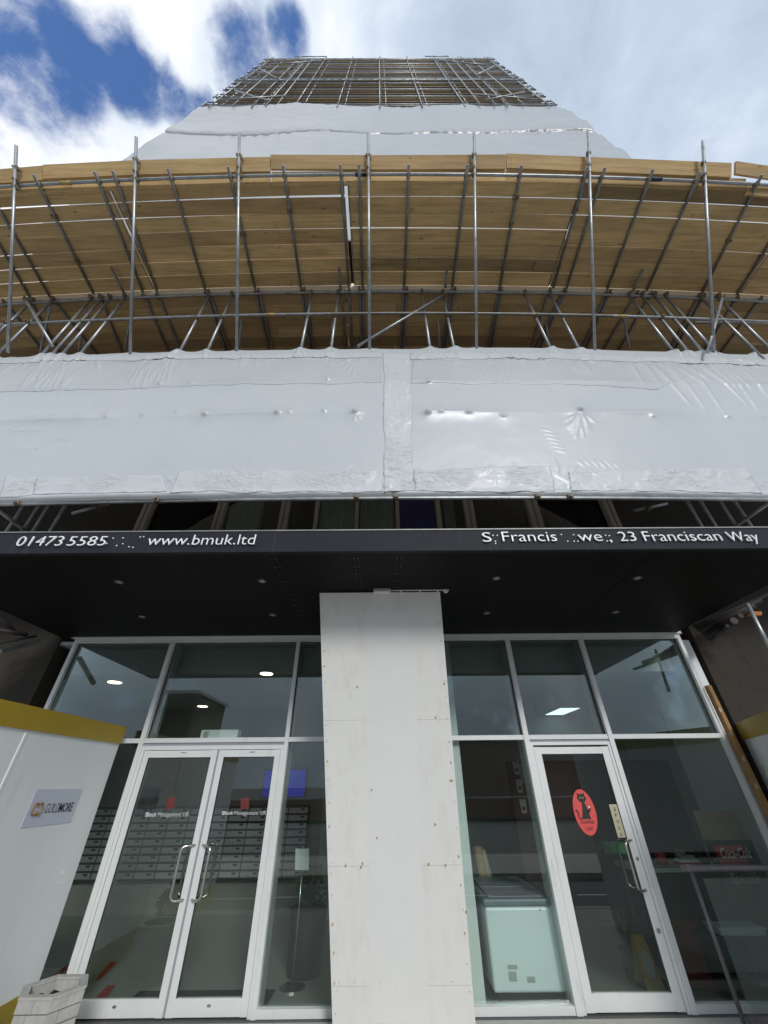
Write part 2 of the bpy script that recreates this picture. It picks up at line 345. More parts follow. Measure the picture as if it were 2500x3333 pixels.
# ------------------------------------------------------------------ mesh helpers
WL = {}
class MB:
    def __init__(s): s.v = []; s.f = []; s.m = []; s.sm = []; s.cur = 0
    def add(s, vs, fs, smooth=False):
        o = len(s.v); s.v += [tuple(map(float, v)) for v in vs]
        for f in fs: s.f.append([o+i for i in f]); s.m.append(s.cur); s.sm.append(smooth)
        return s
    def box(s, x0, x1, y0, y1, z0, z1):
        v = [(x0,y0,z0),(x1,y0,z0),(x1,y1,z0),(x0,y1,z0),(x0,y0,z1),(x1,y0,z1),(x1,y1,z1),(x0,y1,z1)]
        return s.add(v, [(0,3,2,1),(4,5,6,7),(0,1,5,4),(1,2,6,5),(2,3,7,6),(3,0,4,7)])
    def hexa(s, v): return s.add(v, [(0,3,2,1),(4,5,6,7),(0,1,5,4),(1,2,6,5),(2,3,7,6),(3,0,4,7)])
    def slab(s, quad, depth):
        """quad of 4 points extruded along vector depth"""
        d = Vector(depth); q = [Vector(p) for p in quad]
        return s.hexa(q + [p+d for p in q])
    def bar(s, a, b, w, h, up=(0,0,1)):
        a = Vector(a); b = Vector(b); d = (b-a).normalized(); u = Vector(up); r = d.cross(u).normalized(); u = r.cross(d)
        q = [a - r*w/2 - u*h/2, a + r*w/2 - u*h/2, a + r*w/2 + u*h/2, a - r*w/2 + u*h/2]
        return s.hexa(q + [p + (b-a) for p in q])
    def tube(s, a, b, r=.0242, n=10, r2=None, caps=True):
        a = Vector(a); b = Vector(b); r2 = r if r2 is None else r2
        d = (b-a).normalized(); u = Vector((0,0,1)) if abs(d.z) < .9 else Vector((1,0,0)); x = d.cross(u).normalized(); y = d.cross(x)
        vs = []
        for p, rr in ((a, r), (b, r2)):
            for i in range(n):
                t = 2*math.pi*i/n; vs.append(p + x*math.cos(t)*rr + y*math.sin(t)*rr)
        s.add(vs, [(i, (i+1) % n, n+(i+1) % n, n+i) for i in range(n)], True)
        if caps:
            o = len(s.v) - 2*n
            s.f.append([o+i for i in range(n)][::-1]); s.m.append(s.cur); s.sm.append(False)
            s.f.append([o+n+i for i in range(n)]); s.m.append(s.cur); s.sm.append(False)
        return s
    def path(s, pts, r, n=10):
        pts = [Vector(p) for p in pts]; N = len(pts); rings = []; prev = None
        for i, p in enumerate(pts):
            d = (pts[min(i+1, N-1)] - pts[max(i-1, 0)]).normalized()
            if prev is None:
                u = Vector((0,0,1)) if abs(d.z) < .9 else Vector((1,0,0)); x = d.cross(u).normalized()
            else: x = (prev - d*prev.dot(d)).normalized()
            prev = x; y = d.cross(x)
            rings.append([p + x*math.cos(2*math.pi*k/n)*r + y*math.sin(2*math.pi*k/n)*r for k in range(n)])
        vs = [v for g in rings for v in g]
        fs = [(i*n+k, i*n+(k+1) % n, (i+1)*n+(k+1) % n, (i+1)*n+k) for i in range(N-1) for k in range(n)]
        s.add(vs, fs, True); s.add(rings[0], [tuple(range(n))[::-1]]); s.add(rings[-1], [tuple(range(n))])
        return s
    def disc(s, c, nrm, r, th, n=20, ry=None, up=(0,0,1)):
        c = Vector(c); nrm = Vector(nrm).normalized(); u = Vector(up)
        if abs(nrm.dot(u)) > .9: u = Vector((0,1,0))
        x = nrm.cross(u).normalized(); y = x.cross(nrm); ry = ry or r
        a = [c + x*math.cos(2*math.pi*i/n)*r + y*math.sin(2*math.pi*i/n)*ry for i in range(n)]
        b = [p + nrm*th for p in a]
        s.add(a+b, [tuple(range(n))[::-1], tuple(range(n, 2*n))] + [(i, (i+1) % n, n+(i+1) % n, n+i) for i in range(n)])
        return s
    def build(s, name, mats, parent=None, loc=None):
        if not isinstance(mats, (list, tuple)): mats = [mats]
        base = Vector(loc) if loc is not None else (WL[parent] if parent is not None else Vector((0,0,0)))
        if parent is None and loc is None and s.v:
            a = np.array(s.v); base = Vector(((a[:,0].min()+a[:,0].max())/2, (a[:,1].min()+a[:,1].max())/2, a[:,2].min()))
        me = bpy.data.meshes.new(name)
        me.from_pydata([(v[0]-base.x, v[1]-base.y, v[2]-base.z) for v in s.v], [], s.f)
        for m in mats: me.materials.append(m)
        me.polygons.foreach_set('material_index', s.m); me.polygons.foreach_set('use_smooth', s.sm)
        me.update()
        import bmesh as _b
        bm = _b.new(); bm.from_mesh(me); _b.ops.recalc_face_normals(bm, faces=bm.faces); bm.to_mesh(me); bm.free()
        o = bpy.data.objects.new(name, me); col.objects.link(o)
        if parent is not None:
            o.parent = parent; o.location = base - WL[parent]
        else: o.location = base
        WL[o] = base
        return o
def tag(o, label=None, cat=None, group=None, kind=None):
    if label: o['label'] = label
    if cat: o['category'] = cat
    if group: o['group'] = group
    if kind: o['kind'] = kind
    return o
def thing(name, loc, label, cat, group=None):
    o = bpy.data.objects.new(name, None); col.objects.link(o); o.location = loc; o.empty_display_size = .2
    WL[o] = Vector(loc); return tag(o, label, cat, group)
def box(name, m, parent, *a): return MB().box(*a).build(name, m, parent)
def shared(name, me, m4, parent):
    o = bpy.data.objects.new(name, me); col.objects.link(o); o.parent = parent
    L = m4.translation.copy(); o.matrix_basis = Matrix.Translation(L - WL[parent]) @ m4.to_3x3().to_4x4(); WL[o] = L
    return o
def text_mesh(name, body, p, w, h, xdir, updir, m, parent, depth=.004, cap=None, bold=0.0, shear=0.0):
    """raised lettering: lower-left corner p, size w x h (h = height of the tallest glyph)"""
    cu = bpy.data.curves.new('tmp', 'FONT'); cu.body = body; cu.extrude = .02; cu.offset = bold; cu.shear = shear; cu.resolution_u = 3
    ob = bpy.data.objects.new('tmp', cu); col.objects.link(ob)
    dg = bpy.context.evaluated_depsgraph_get(); me = bpy.data.meshes.new_from_object(ob.evaluated_get(dg))
    bpy.data.objects.remove(ob); bpy.data.curves.remove(cu)
    a = np.array([v.co for v in me.vertices]); lo = a.min(0); hi = a.max(0)
    ybase = 0.0 if cap else lo[1]; ytop = hi[1]
    X = Vector(xdir).normalized(); U = Vector(updir).normalized(); N = X.cross(U)
    p = Vector(p)
    for v in me.vertices:
        c = v.co
        v.co = (p + X*((c.x-lo[0])/(hi[0]-lo[0])*w) + U*((c.y-ybase)/(ytop-ybase)*h) + N*(c.z/.02*.5+.5)*depth) - WL[parent]
    me.name = name; me.materials.clear(); me.materials.append(m)
    o = bpy.data.objects.new(name, me); col.objects.link(o); o.parent = parent; WL[o] = WL[parent].copy()
    return o

# ------------------------------------------------------------------ ground and street
def struct(name, mb, m): return tag(mb.build(name, m), kind='structure')
struct('ground', MB().box(-400, 400, -400, 400, -.5, -.16), M_asph)
struct('pavement', MB().box(-60, 60, 2.0, 5.60, -.15, 0), M_pave)
struct('kerb', MB().box(-60, 60, 1.85, 1.996, -.15, .004), M_conc_l)
struct('road', MB().box(-80, 80, -1.25, 1.846, -.159, -.12), M_asph)
mb = MB(); mb.box(-60, 60, 1.45, 1.53, -.119, -.115)
for i in range(-12, 13): mb.box(i*4.0, i*4.0+2.2, .28, .36, -.119, -.115)
struct('road_marking', mb, M_line)
struct('far_pavement', MB().box(-60, 60, -4.4, -1.254, -.159, -.004), M_pave)
struct('far_road', MB().box(-80, 80, -19, -4.404, -.159, -.13), M_asph)
struct('grass_verge', MB().box(-60, 60, -60, -19.004, -.159, -.01), M_grass)

# ------------------------------------------------------------------ tower block
YS = 5.66                        # plane of the shopfront glazing frames
YF = 5.5                         # tower face above the canopy
tower = thing('apartment_tower', (0, 9, 0), 'tall brick apartment tower block wrapped in scaffolding, rising above the shop entrance', 'building')
# lower wall left and right of the shopfront, upper wall with an opening for the first-floor windows
wl, wr = -4.80, 4.62
def wall(name, m, *a): return box(name, m, tower, *a)
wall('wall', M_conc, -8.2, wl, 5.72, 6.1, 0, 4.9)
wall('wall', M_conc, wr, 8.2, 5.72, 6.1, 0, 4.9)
zt = 3.62
wa = WY(486, 1626, YF); wb = WY(1985, 1623, YF)
x0w, x1w = WY(460, 1680, YF).x, WY(2004, 1672, YF).x
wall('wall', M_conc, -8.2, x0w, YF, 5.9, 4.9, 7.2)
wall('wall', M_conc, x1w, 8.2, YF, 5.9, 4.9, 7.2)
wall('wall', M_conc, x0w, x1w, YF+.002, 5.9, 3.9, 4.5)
wall('upper_wall', M_brick, -8.0, 8.0, YF, 15, 7.2, 45.3)
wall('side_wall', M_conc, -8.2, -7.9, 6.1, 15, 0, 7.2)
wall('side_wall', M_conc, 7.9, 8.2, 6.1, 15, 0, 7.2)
wall('roof', M_conc_l, -8.1, 8.1, 5.4, 15.1, 45.3, 45.6)
wall('floor_slab', M_conc_l, -8.0, 8.0, 5.9, 15, 3.64, 3.9)
# first-floor windows: boundaries read at mid height of the visible strip
yy = 1672
edges = [(460,'f',28),(488,'p','dark'),(703,'f',25),(728,'p','curtain'),(912,'f',28),(940,'p','dark'),(1024,'f',11),(1035,'p','curtain'),
         (1156,'f',11),(1167,'p','curtain'),(1288,'f',12),(1300,'p','blue'),(1421,'f',14),(1435,'p','curtain2'),(1514,'f',30),(1544,'p','dark'),(1722,'f',36),(1758,'p','dark'),(1975,'f',29)]
zw0, zw1 = 4.5, 7.2
for k, (x, kind, d) in enumerate(edges):
    X0 = WY(x, yy, YF).x; xn = edges[k+1][0] if k+1 < len(edges) else 2004
    X1 = WY(xn, yy, YF).x
    if kind == 'p':
        wn = MB(); wn.box(X0, X1, YF+.07, YF+.10, zw0, zw0+.07); wn.box(X0, X1, YF+.07, YF+.10, zw1-.07, zw1)
        fr = wn.build('window', M_brown_frame, tower)
        MB().box(X0, X1, YF+.080, YF+.088, zw0+.07, zw1-.07).build('pane', M_glass_d, fr)
        if d != 'dark':
            c = MB(); n = 40
            a, b = (X0+.02, X1-.02) if d != 'curtain2' else (X0+.2*(X1-X0), X1-.35*(X1-X0))
            if d == 'curtain' and x == 728: b = X0+.62*(X1-X0)
            pts = [(a+(b-a)*i/n, YF+.15+(0 if d == 'blue' else .03*math.sin(i*1.3)+.015*math.sin(i*2.9))) for i in range(n+1)]
            vs = [(p[0], p[1], z) for p in pts for z in (zw0, zw1-.1)] + [(p[0], p[1]+.006, z) for p in pts for z in (zw0, zw1-.1)]
            o2 = 2*(n+1)
            fs = [(2*i, 2*i+2, 2*i+3, 2*i+1) for i in range(n)] + [(o2+2*i, o2+2*i+1, o2+2*i+3, o2+2*i+2) for i in range(n)]
            c.add(vs, fs, True); c.build('curtain' if d != 'blue' else 'blind', M_blue if d == 'blue' else M_curtain, fr)
    else:
        g = .012; m_ = (X0+X1)/2
        if X1-X0 > .08:
            mf = MB().box(X0, m_-g, YF-.03, YF+.12, zw0, zw1).box(m_+g, X1, YF-.03, YF+.12, zw0, zw1).box(m_-g, m_+g, YF, YF+.12, zw0, zw1)
        else: mf = MB().box(X0, X1, YF-.02, YF+.12, zw0, zw1)
        mf.build('window_mullion', M_brown_frame, tower)
box('room_wall', M_dark, tower, -7.8, 7.8, 8.2, 8.3, 3.9, 7.2)
box('room_ceiling', M_wall_t, tower, -7.8, 7.8, 5.9, 8.2, 7.0, 7.2)
for k in range(17):        # windows of the tower behind its upper scaffold
    for X in (-6.2, -3.1, 0, 3.1, 6.2):
        if 26 < 8.0+k*2.3 < 44:
            z = 8.0+k*2.3
            fr = MB().box(X-.75, X+.75, YF-.03, YF-.002, z, z+1.3).build('window', M_frame, tower)
            MB().box(X-.68, X+.68, YF-.045, YF-.032, z+.07, z+1.23).build('pane', M_dark, fr)
# dark services and tubes under the tower beside the canopy
srv = thing('service_pipes', (4.9, 5.2, 3.4), 'bundle of dark pipes with an orange strap, high on the wall right of the canopy', 'pipes')
for k in range(7):
    a = WY(2500-k*22, 1935+k*17, 5.0-.06*k); b_ = WY(2255+k*10, 2040+k*7, 5.45)
    MB().tube(a, b_, .022+.01*(k % 3), 8).build('pipe', M_pipe, srv)
MB().slab([WY(2440,1990,4.9), WY(2480,1990,4.9), WY(2480,2002,4.9), WY(2440,2002,4.9)], (0,.05,0)).build('strap', M_orange, srv)
tb = thing('scaffold_tube', WY(2500, 2115, 4.7), 'loose galvanised tube leaning below the right end of the black canopy', 'scaffold tube')
MB().tube(WY(2432, 1965, 4.7), WY(2520, 2140, 4.7), .024).build('pole', M_tube, tb)
srv2 = thing('service_pipes', (-4.9, 5.2, 3.2), 'dark tangle of brackets and pipes left of the canopy, above the concrete wall', 'pipes')
for k in range(3):
    a = WY(-20, 2000+k*48, 4.9+.1*k); b_ = WY(60+k*30, 2062+k*4, 5.3)
    MB().tube(a, b_, .018+.01*(k % 2), 8).build('pipe', M_pipe, srv2)
MB().bar(WY(0, 2120, 4.8), WY(125, 2085, 5.3), .05, .05).build('bracket', M_tube_d, srv2)

# ------------------------------------------------------------------ canopy
ZC = 3.57; YC = 3.145
fz1 = WY(1250, 1727, YC).z; fz0 = WY(1250, 1793, YC).z
can = thing('entrance_canopy', (0, 4.4, fz0), 'long flat black canopy over the two shop entrances, with white raised lettering', 'canopy')
box('fascia', M_fascia, can, -4.75, 4.35, YC, YC+.05, fz0, fz1)
box('edge_trim', M_tube_d, can, -4.76, 4.36, YC-.008, YC+.06, fz1, fz1+.012)
mb = MB()
xs = [-4.74, -3.5, -2.28, -1.06, -.26, .16, 1.38, 2.6, 3.55, 4.34]
for a, b_ in zip(xs[:-1], xs[1:]): mb.box(a+.0015, b_-.0015, YC+.052, 5.655, fz0+.004, fz0+.02)
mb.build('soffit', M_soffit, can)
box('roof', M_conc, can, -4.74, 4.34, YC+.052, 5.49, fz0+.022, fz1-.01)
mb = MB()
for X in (-.26, -1.06, .16):
    for k in range(14): mb.disc((X-.02, YC+.15+k*.17, fz0+.003), (0,0,-1), .006, .003, 6); mb.disc((X+.02, YC+.15+k*.17, fz0+.003), (0,0,-1), .006, .003, 6)
mb.build('screw_heads', M_tube_d, can)
def fz(x, y): return WY(x, y, YC)
def word(body, xa, xb, base, top, cap=True):
    p = fz(xa, base); q = fz(xb, base); h = fz(xa, top).z - p.z
    # letters stand on short studs 12 mm in front of the fascia
    text_mesh('lettering', body, (p.x, YC-.012, p.z), q.x-p.x, h, (1,0,0), (0,0,1), M_letter, can, .012, cap, -.012)
word('01473', 53, 201, 1781, 1750); word('5585', 220, 343, 1780, 1750)
word('www.bmuk.ltd', 480, 829, 1778, 1746)
word('S', 1571, 1600, 1767, 1737); word('Francis', 1636, 1813, 1766, 1735); word('we', 1884, 1961, 1765, 1744); word(',', 1984, 1992, 1771, 1761, False)
word('23', 2017, 2071, 1765, 1735); word('Franciscan', 2097, 2350, 1765, 1734)
word('Way', 2372, 2470, 1765, 1735)
mb = MB()
for x, y in [(349,1770),(370,1753),(381,1777),(402,1752),(401,1771),(421,1781),(434,1783),(458,1749),(469,1748)]: mb.disc(fz(x, y), (0,-1,0), .0062, .01, 8)
for x, y in [(1604,1744),(1612,1763),(1618,1744),(1613,1770),(1826,1741),(1847,1763),(1866,1742),(1868,1763),(1880,1763),(1970,1744),(1975,1762),(1982,1745)]: mb.disc(fz(x, y), (0,-1,0), .0062, .01, 8)
mb.build('letter_studs', M_letter, can)
ring = None
for x, y in [(388,1894),(854,1891),(463,2007),(888,2001),(1616,1882),(2075,1881),(1585,1995),(2004,1992)]:
    p = WZ(x, y, fz0)
    if ring is None:
        m = MB(); n = 24
        vs = []
        for r_, z_ in ((.046,0.002),(.046,-.006),(.026,-.006),(.022,.002)):
            vs += [(math.cos(2*math.pi*i/n)*r_, math.sin(2*math.pi*i/n)*r_, z_) for i in range(n)]
        m.add(vs, [(j*n+i, j*n+(i+1) % n, (j+1)*n+(i+1) % n, (j+1)*n+i) for j in range(3) for i in range(n)], True)
        t0 = m.build('downlight', M_spotring, None, (0,0,0)); ring = t0.data; bpy.data.objects.remove(t0)
        m = MB(); m.disc((0,0,-.0035), (0,0,1), .0235, .003, 20)
        t0 = m.build('lens', M_spot, None, (0,0,0)); lens = t0.data; bpy.data.objects.remove(t0)
    d = shared('downlight', ring, Matrix.Translation(p), can)
    shared('lens', lens, Matrix.Translation(p), d)

# ------------------------------------------------------------------ pillar (raking back towards the doors)
pt0 = WZ(1040, 1929, ZC-.003); pt1 = WZ(1432, 1927, ZC-.003)
YT = (pt0.y+pt1.y)/2; YB = 5.38
rk = (YB-YT)/(ZC-0.0)                      # set-back per metre going down
def PP(px, py, off=0.0):                   # a spot on the raking front face
    return hit(px, py, (0, 1, rk), YB-off)
b0 = PP(1082, 3333); b1 = PP(1548, 3333)
def face_x(z, side):
    t = (ZC-z)/(ZC-b0.z); a, b_ = (pt0.x, b0.x) if side == 0 else (pt1.x, b1.x)
    return a + (b_-a)*t
def fy(z): return YB - rk*z
pil = thing('pillar', (.1, YB+.1, 0), 'wide white clad pillar raking back between the two shopfronts, with rusty screws', 'pillar')
zs = [ZC-.004, PP(1250, 2343).z, PP(1250, 2818).z, PP(1250, 3210).z, -.02]
for k in range(4):
    za, zb = zs[k]-(.0008 if k else 0), zs[k+1]+.0008
    q = [(face_x(zb,0), fy(zb), zb), (face_x(zb,1), fy(zb), zb), (face_x(za,1), fy(za), za), (face_x(za,0), fy(za), za)]
    MB().slab(q, (0,.012,0)).build('cladding_panel', M_pillar, pil)
za, zb = ZC-.006, -.02
q = [(face_x(zb,0)+.004, fy(zb)+.012, zb), (face_x(zb,1)-.004, fy(zb)+.012, zb), (face_x(za,1)-.004, fy(za)+.012, za), (face_x(za,0)+.004, fy(za)+.012, za)]
m = MB(); Q = [Vector(v) for v in q]; m.hexa(Q + [Vector((v.x, 5.52 if v.z < 1 else 5.0, v.z)) for v in Q]); m.build('core', M_pillar, pil)
def decal(mb, pts, off=.003): 
    return mb.add([p+Vector((0,-off,0)) for p in pts]+[p+Vector((0,.001,0)) for p in pts], [(0,1,2,3),(0,4,5,1),(1,5,6,2),(2,6,7,3),(3,7,4,0)])
m = MB(); decal(m, [PP(1200,1990), PP(1345,1990), PP(1392,3330), PP(1206,3330)], .0025); m.build('repainted_area', M_pillar_w, pil)
m = MB(); mr = MB()
for side in (0, 1):
    z = ZC-.12
    while z > .1:
        x = face_x(z, side) + (.03 if side == 0 else -.03)
        p = Vector((x, fy(z), z)); m.disc(p, (0,-1,0), .007, .003, 8)
        if random.random() < .3: mr.disc(p+Vector((random.uniform(-.004,.004),-.0005,-.006)), (0,-1,0), random.uniform(.005,.009), .0022, 9, random.uniform(.006,.013))
        z -= random.uniform(.14, .22)
for zq in zs[1:4]:
    x = face_x(zq, 0)+.06
    while x < face_x(zq,1)-.05:
        for dz in (-.025, .025):
            if random.random() < .7: m.disc((x+random.uniform(-.02,.02), fy(zq+dz), zq+dz), (0,-1,0), .005, .003, 8)
        x += .13
for (x, y) in [(1125,2817),(1227,2725),(1210,2570),(1395,2812),(1416,2683),(1418,2335),(1163,2235),(1446,2225),(1467,2540),(1175,2822),(1180,2810),(1450,2816),(1517,2968)]:
    p = PP(x, y); mr.disc(p, (0,-1,0), .008, .003, 9, .014)
m.build('screw_heads', M_screw, pil); mr.build('rust_spots', M_rust, pil)
# light box and conduit on top of the pillar
lf = thing('light_fitting', WY(1243, 1928, YT-.03), 'small white box fitting fixed at the top of the white pillar', 'light fitting')
a = WY(1217, 1928, YT-.06); b_ = WY(1270, 1907, YT-.06)
m = MB(); m.box(a.x, b_.x, YT-.075, YT-.005, a.z, b_.z); m.build('housing', M_pillar, lf)
m = MB(); m.box(a.x+.012, b_.x-.012, YT-.085, YT-.076, a.z+.01, b_.z-.012); m.build('diffuser', M_spot, lf)
cd = thing('cable_conduit', WY(1350, 1922, YT-.03), 'thin white conduit with a round junction box along the pillar top', 'conduit')
c0 = WY(1270, 1921, YT-.03); c1 = WY(1446, 1921, YT-.03); c0.z = c1.z = (c0.z+c1.z)/2
m = MB().tube(c0, c1, .008, 8); m.build('conduit', M_pillar_w, cd)
m = MB().disc(c1+Vector((.02,.02,0)), (0,-1,0), .03, .035, 18); jb = m.build('junction_box', M_pillar_w, cd)
m = MB()
for t in (.2,.55,.88): p = c0.lerp(c1, t); m.box(p.x-.008, p.x+.008, p.y-.01, p.y+.03, p.z-.012, p.z+.012)
m.build('saddle_clip', M_pillar_w, cd)

# ------------------------------------------------------------------ shopfronts
ztop = WY(1250, 2072, YS).z; ztr0 = WY(929, 2414, YS).z; ztr1 = WY(929, 2399, YS).z
zbase = 0.0
FD = .09                                     # frame depth, glass sits 70 mm behind its face
def vx(x, y): return WY(x, y, YS).x
fz_gl = YS+.062
def frame_box(mb, xa, xb, z0, z1, y0=0.0, y1=FD): mb.box(xa, xb, YS+y0, YS+y1, z0, z1)
XL0 = vx(243, 2085)
XM = [(vx(555,2092), vx(568,2092)), (vx(966,2092), vx(977,2092)), (vx(1646,2090), vx(1660,2090)), (vx(1887,2090), vx(1900,2090))]
XR1 = vx(2220, 2085)
def pane(parent, xa, xb, z0, z1, dy=0.0, name='pane'):
    return MB().box(xa, xb, fz_gl+dy, fz_gl+.010+dy, z0, z1).build(name, M_glass, parent)
def shopfront(label, xa, xb, mull, doors):
    r = thing('shopfront', ((xa+xb)/2, YS, 0), label, 'shopfront')
    m = MB(); frame_box(m, xa, xb, ztop-.055, ztop); m.build('head_frame', M_frame, r)
    m = MB(); m.box(xa-.02, xb+.02, YS-.03, YS+.09, ztop+.003, ztop+.045); m.build('head_trim', M_frame, r)
    segs = [xa] + [c for p in mull for c in p] + [xb]
    m = MB(); frame_box(m, xa, xa+.05, 0, ztop-.056); m.build('mullion', M_frame, r)
    m = MB(); frame_box(m, xb-.05, xb, 0, ztop-.056); m.build('mullion', M_frame, r)
    for a, b_ in mull:
        m = MB(); frame_box(m, a, b_, 0, ztop-.056, -.01, .30); m.build('mullion', M_frame, r)
    bays = []
    L = [xa+.05] + [p[1] for p in mull]; Rr = [p[0] for p in mull] + [xb-.05]
    for k, (a, b_) in enumerate(zip(L, Rr)):
        m = MB(); frame_box(m, a, b_, ztr0, ztr1, .003); m.build('transom', M_frame, r)
        pane(r, a+.002, b_-.002, ztr1+.001, ztop-.056)
        if k not in doors:
            m = MB(); frame_box(m, a, b_, 0.0, .06, .004); m.build('sill', M_frame, r)
            pane(r, a+.002, b_-.002, .061, ztr0-.001)
        # dark gasket round each upper pane
        g = MB()
        for (p0, p1, q0, q1) in ((a, a+.008, ztr1, ztop-.055), (b_-.008, b_, ztr1, ztop-.055), (a, b_, ztop-.063, ztop-.055)):
            g.box(p0, p1, fz_gl-.012, fz_gl-.001, q0, q1)
        g.build('gasket', M_dark, r)
        bays.append((a, b_))
    return r, bays
sl, bl = shopfront('left shopfront with white aluminium frame around a pair of glazed doors', XL0, 0.02, XM[:2], [1])
sr, br = shopfront('right shopfront with white aluminium frame around one glazed cafe door', .12, XR1, XM[2:], [1])
DZ = WY(800, 2440, YS).z                     # top of the door leaves
def door(parent, xa, xb, hinge, label, sw):
    """one leaf; returns its mesh object"""
    st = sw; rb = .115; rt = .075
    m = MB(); y0, y1 = YS+.012, YS+.058
    m.box(xa, xa+st, y0, y1, .012, DZ).box(xb-st, xb, y0, y1, .012, DZ)
    m.box(xa+st, xb-st, y0+.002, y1-.002, DZ-rt, DZ-.002).box(xa+st, xb-st, y0+.002, y1-.002, .014, .014+rb)
    d = m.build('door', M_frame, parent); tag(d, label)
    MB().box(xa+st, xb-st, y0+.018, y0+.028, .014+rb, DZ-rt).build('glass', M_glass, d)
    g = MB()
    for (p0,p1,q0,q1) in ((xa+st, xa+st+.007, .014+rb, DZ-rt), (xb-st-.007, xb-st, .014+rb, DZ-rt), (xa+st, xb-st, DZ-rt-.007, DZ-rt)): g.box(p0,p1,y0+.008,y0+.017,q0,q1)
    g.build('gasket', M_dark, d)
    return d
def handle(d, X, z0, z1, y, out, side, inner=True):
    for yy_, o_ in ((y, -out), (y+.05, out)) if inner else ((y, -out),):
        s_ = side*.115
        pts = []
        a = Vector((X, yy_, z0)); 
        R_ = .04
        pts = [Vector((X, yy_, z0)), Vector((X+s_*.4, yy_+o_*.6, z0))]
        for k in range(6):
            t = k/5*math.pi/2; pts.append(Vector((X+s_*(.6+.4*math.sin(t)), yy_+o_*(.7+.3*math.sin(t)), z0+R_*(1-math.cos(t)))))
        for k in range(6):
            t = (1-k/5)*math.pi/2; pts.append(Vector((X+s_*(.6+.4*math.sin(t)), yy_+o_*(.7+.3*math.sin(t)), z1-R_*(1-math.cos(t)))))
        pts += [Vector((X+s_*.4, yy_+o_*.6, z1)), Vector((X, yy_, z1))]
        MB().path(pts, .0135, 10).build('handle', M_steel, d)
# double door in left bay 1
a, b_ = bl[1]
m = MB(); frame_box(m, a, b_, DZ+.004, DZ+.05, .004); m.build('door_head', M_frame, sl)
m = MB(); m.box(a, b_, YS+.02, YS+.08, DZ+.05, ztr0); m.build('door_head_infill', M_seal, sl)
jw = .035
for X in (a, b_-jw):
    m = MB(); frame_box(m, X, X+jw, 0, DZ+.004, .006); m.build('door_jamb', M_frame, sl)
mid = (vx(699,2441)+vx(543,3327))/2
d1 = door(sl, a+jw+.004, mid-.012, 0, 'left leaf of the glazed double doors', .068)
d2 = door(sl, mid+.012, b_-jw-.004, 1, 'right leaf of the glazed double doors', .068)
m = MB(); m.box(mid-.011, mid+.011, YS+.02, YS+.05, .012, DZ); m.build('meeting_seal', M_seal, sl)
hz0 = WY(600, 2930, YS).z; hz1 = WY(600, 2752, YS).z
handle(d1, mid-.045, hz0, hz1, YS+.012, .075, -1); handle(d2, mid+.045, hz0, hz1, YS+.012, .075, 1)
for xx in (vx(410,2452), vx(590, 2452), vx(812,2452)):
    pass
m = MB()
for X in ((a+mid)/2+.05, (b_+mid)/2+.02): m.box(X-.03, X+.03, YS+.006, YS+.012, DZ-.03, DZ-.02)
m.build('closer_tab', M_seal, sl)
# single door in right bay 1
a, b_ = br[1]
m = MB(); frame_box(m, a, b_, DZ+.02, DZ+.055, .004); m.build('door_head', M_frame, sr)
m = MB(); m.box(a, b_, YS+.02, YS+.08, DZ+.055, ztr0); m.build('door_head_infill', M_seal, sr)
for X in (a, b_-jw):
    m = MB(); frame_box(m, X, X+jw, 0, DZ+.02, .006); m.build('door_jamb', M_frame, sr)
d3 = door(sr, a+jw+.004, b_-jw-.004, 1, 'single glazed door of the cafe', .085)
h0 = WY(2000, 2898, YS); h1 = WY(2000, 2735, YS)
handle(d3, b_-jw-.05, h0.z, h1.z, YS+.012, .075, -1, True)
m = MB(); m.disc((b_-jw-.045, YS+.012, WY(2080,2795,YS).z), (0,-1,0), .018, .008, 14).disc((b_-jw-.045, YS+.012, WY(2140,3030,YS).z), (0,-1,0), .02, .008, 14); m.build('lock', M_steel, d3)
m = MB(); m.disc(((d1.location.x)+XL0*0, YS, .08), (0,-1,0), .0001, .0001, 3)
for dd, X in ((d1, (bl[1][0]+mid)/2), (d2, (bl[1][1]+mid)/2)):
    MB().disc((X, YS+.012, .085), (0,-1,0), .02, .004, 14, .010).build('lock', M_steel, dd)
# thresholds
m = MB(); m.box(XL0, XR1, YS-.06, YS+.12, -.14, -.004); tag(m.build('threshold', M_asph), kind='structure')
# lettering on doors
GY = YS+.027
def glass_word(d, body, xa, xb, base, top, m_=M_letter, cap=True, bold=.004):
    p = WY(xa, base, GY); q = WY(xb, base, GY); h = WY(xa, top, GY).z-p.z
    text_mesh('lettering', body, (p.x, GY, p.z), q.x-p.x, h, (1,0,0), (0,0,1), m_, d, .001, cap, bold)
glass_word(d1, 'Block', 473, 508, 2658, 2644, M_letter, True, .006); glass_word(d1, 'Management UK', 513, 614, 2658, 2644, M_letter, True, -.014)
glass_word(d2, 'Block', 723, 758, 2652, 2640, M_letter, True, .006); glass_word(d2, 'Management UK', 762, 866, 2653, 2640, M_letter, True, -.014)
for d, x, y in ((d1, 542, 2601), (d2, 784, 2601)):
    m = MB(); x0_, x1_ = x, x+27
    for k in range(7):
        p = WY(x0_, y+k*5.2, GY-.001); q = WY(x1_, y+k*5.2-7, GY-.001); t = .011
        m.add([p, q, q-Vector((0,0,t)), p-Vector((0,0,t)), p+Vector((0,.001,0)), q+Vector((0,.001,0)), q-Vector((0,-.001,t)), p-Vector((0,-.001,t))], [(0,1,2,3),(4,7,6,5),(0,4,5,1),(3,2,6,7)])
    m.build('logo', M_logo, d)
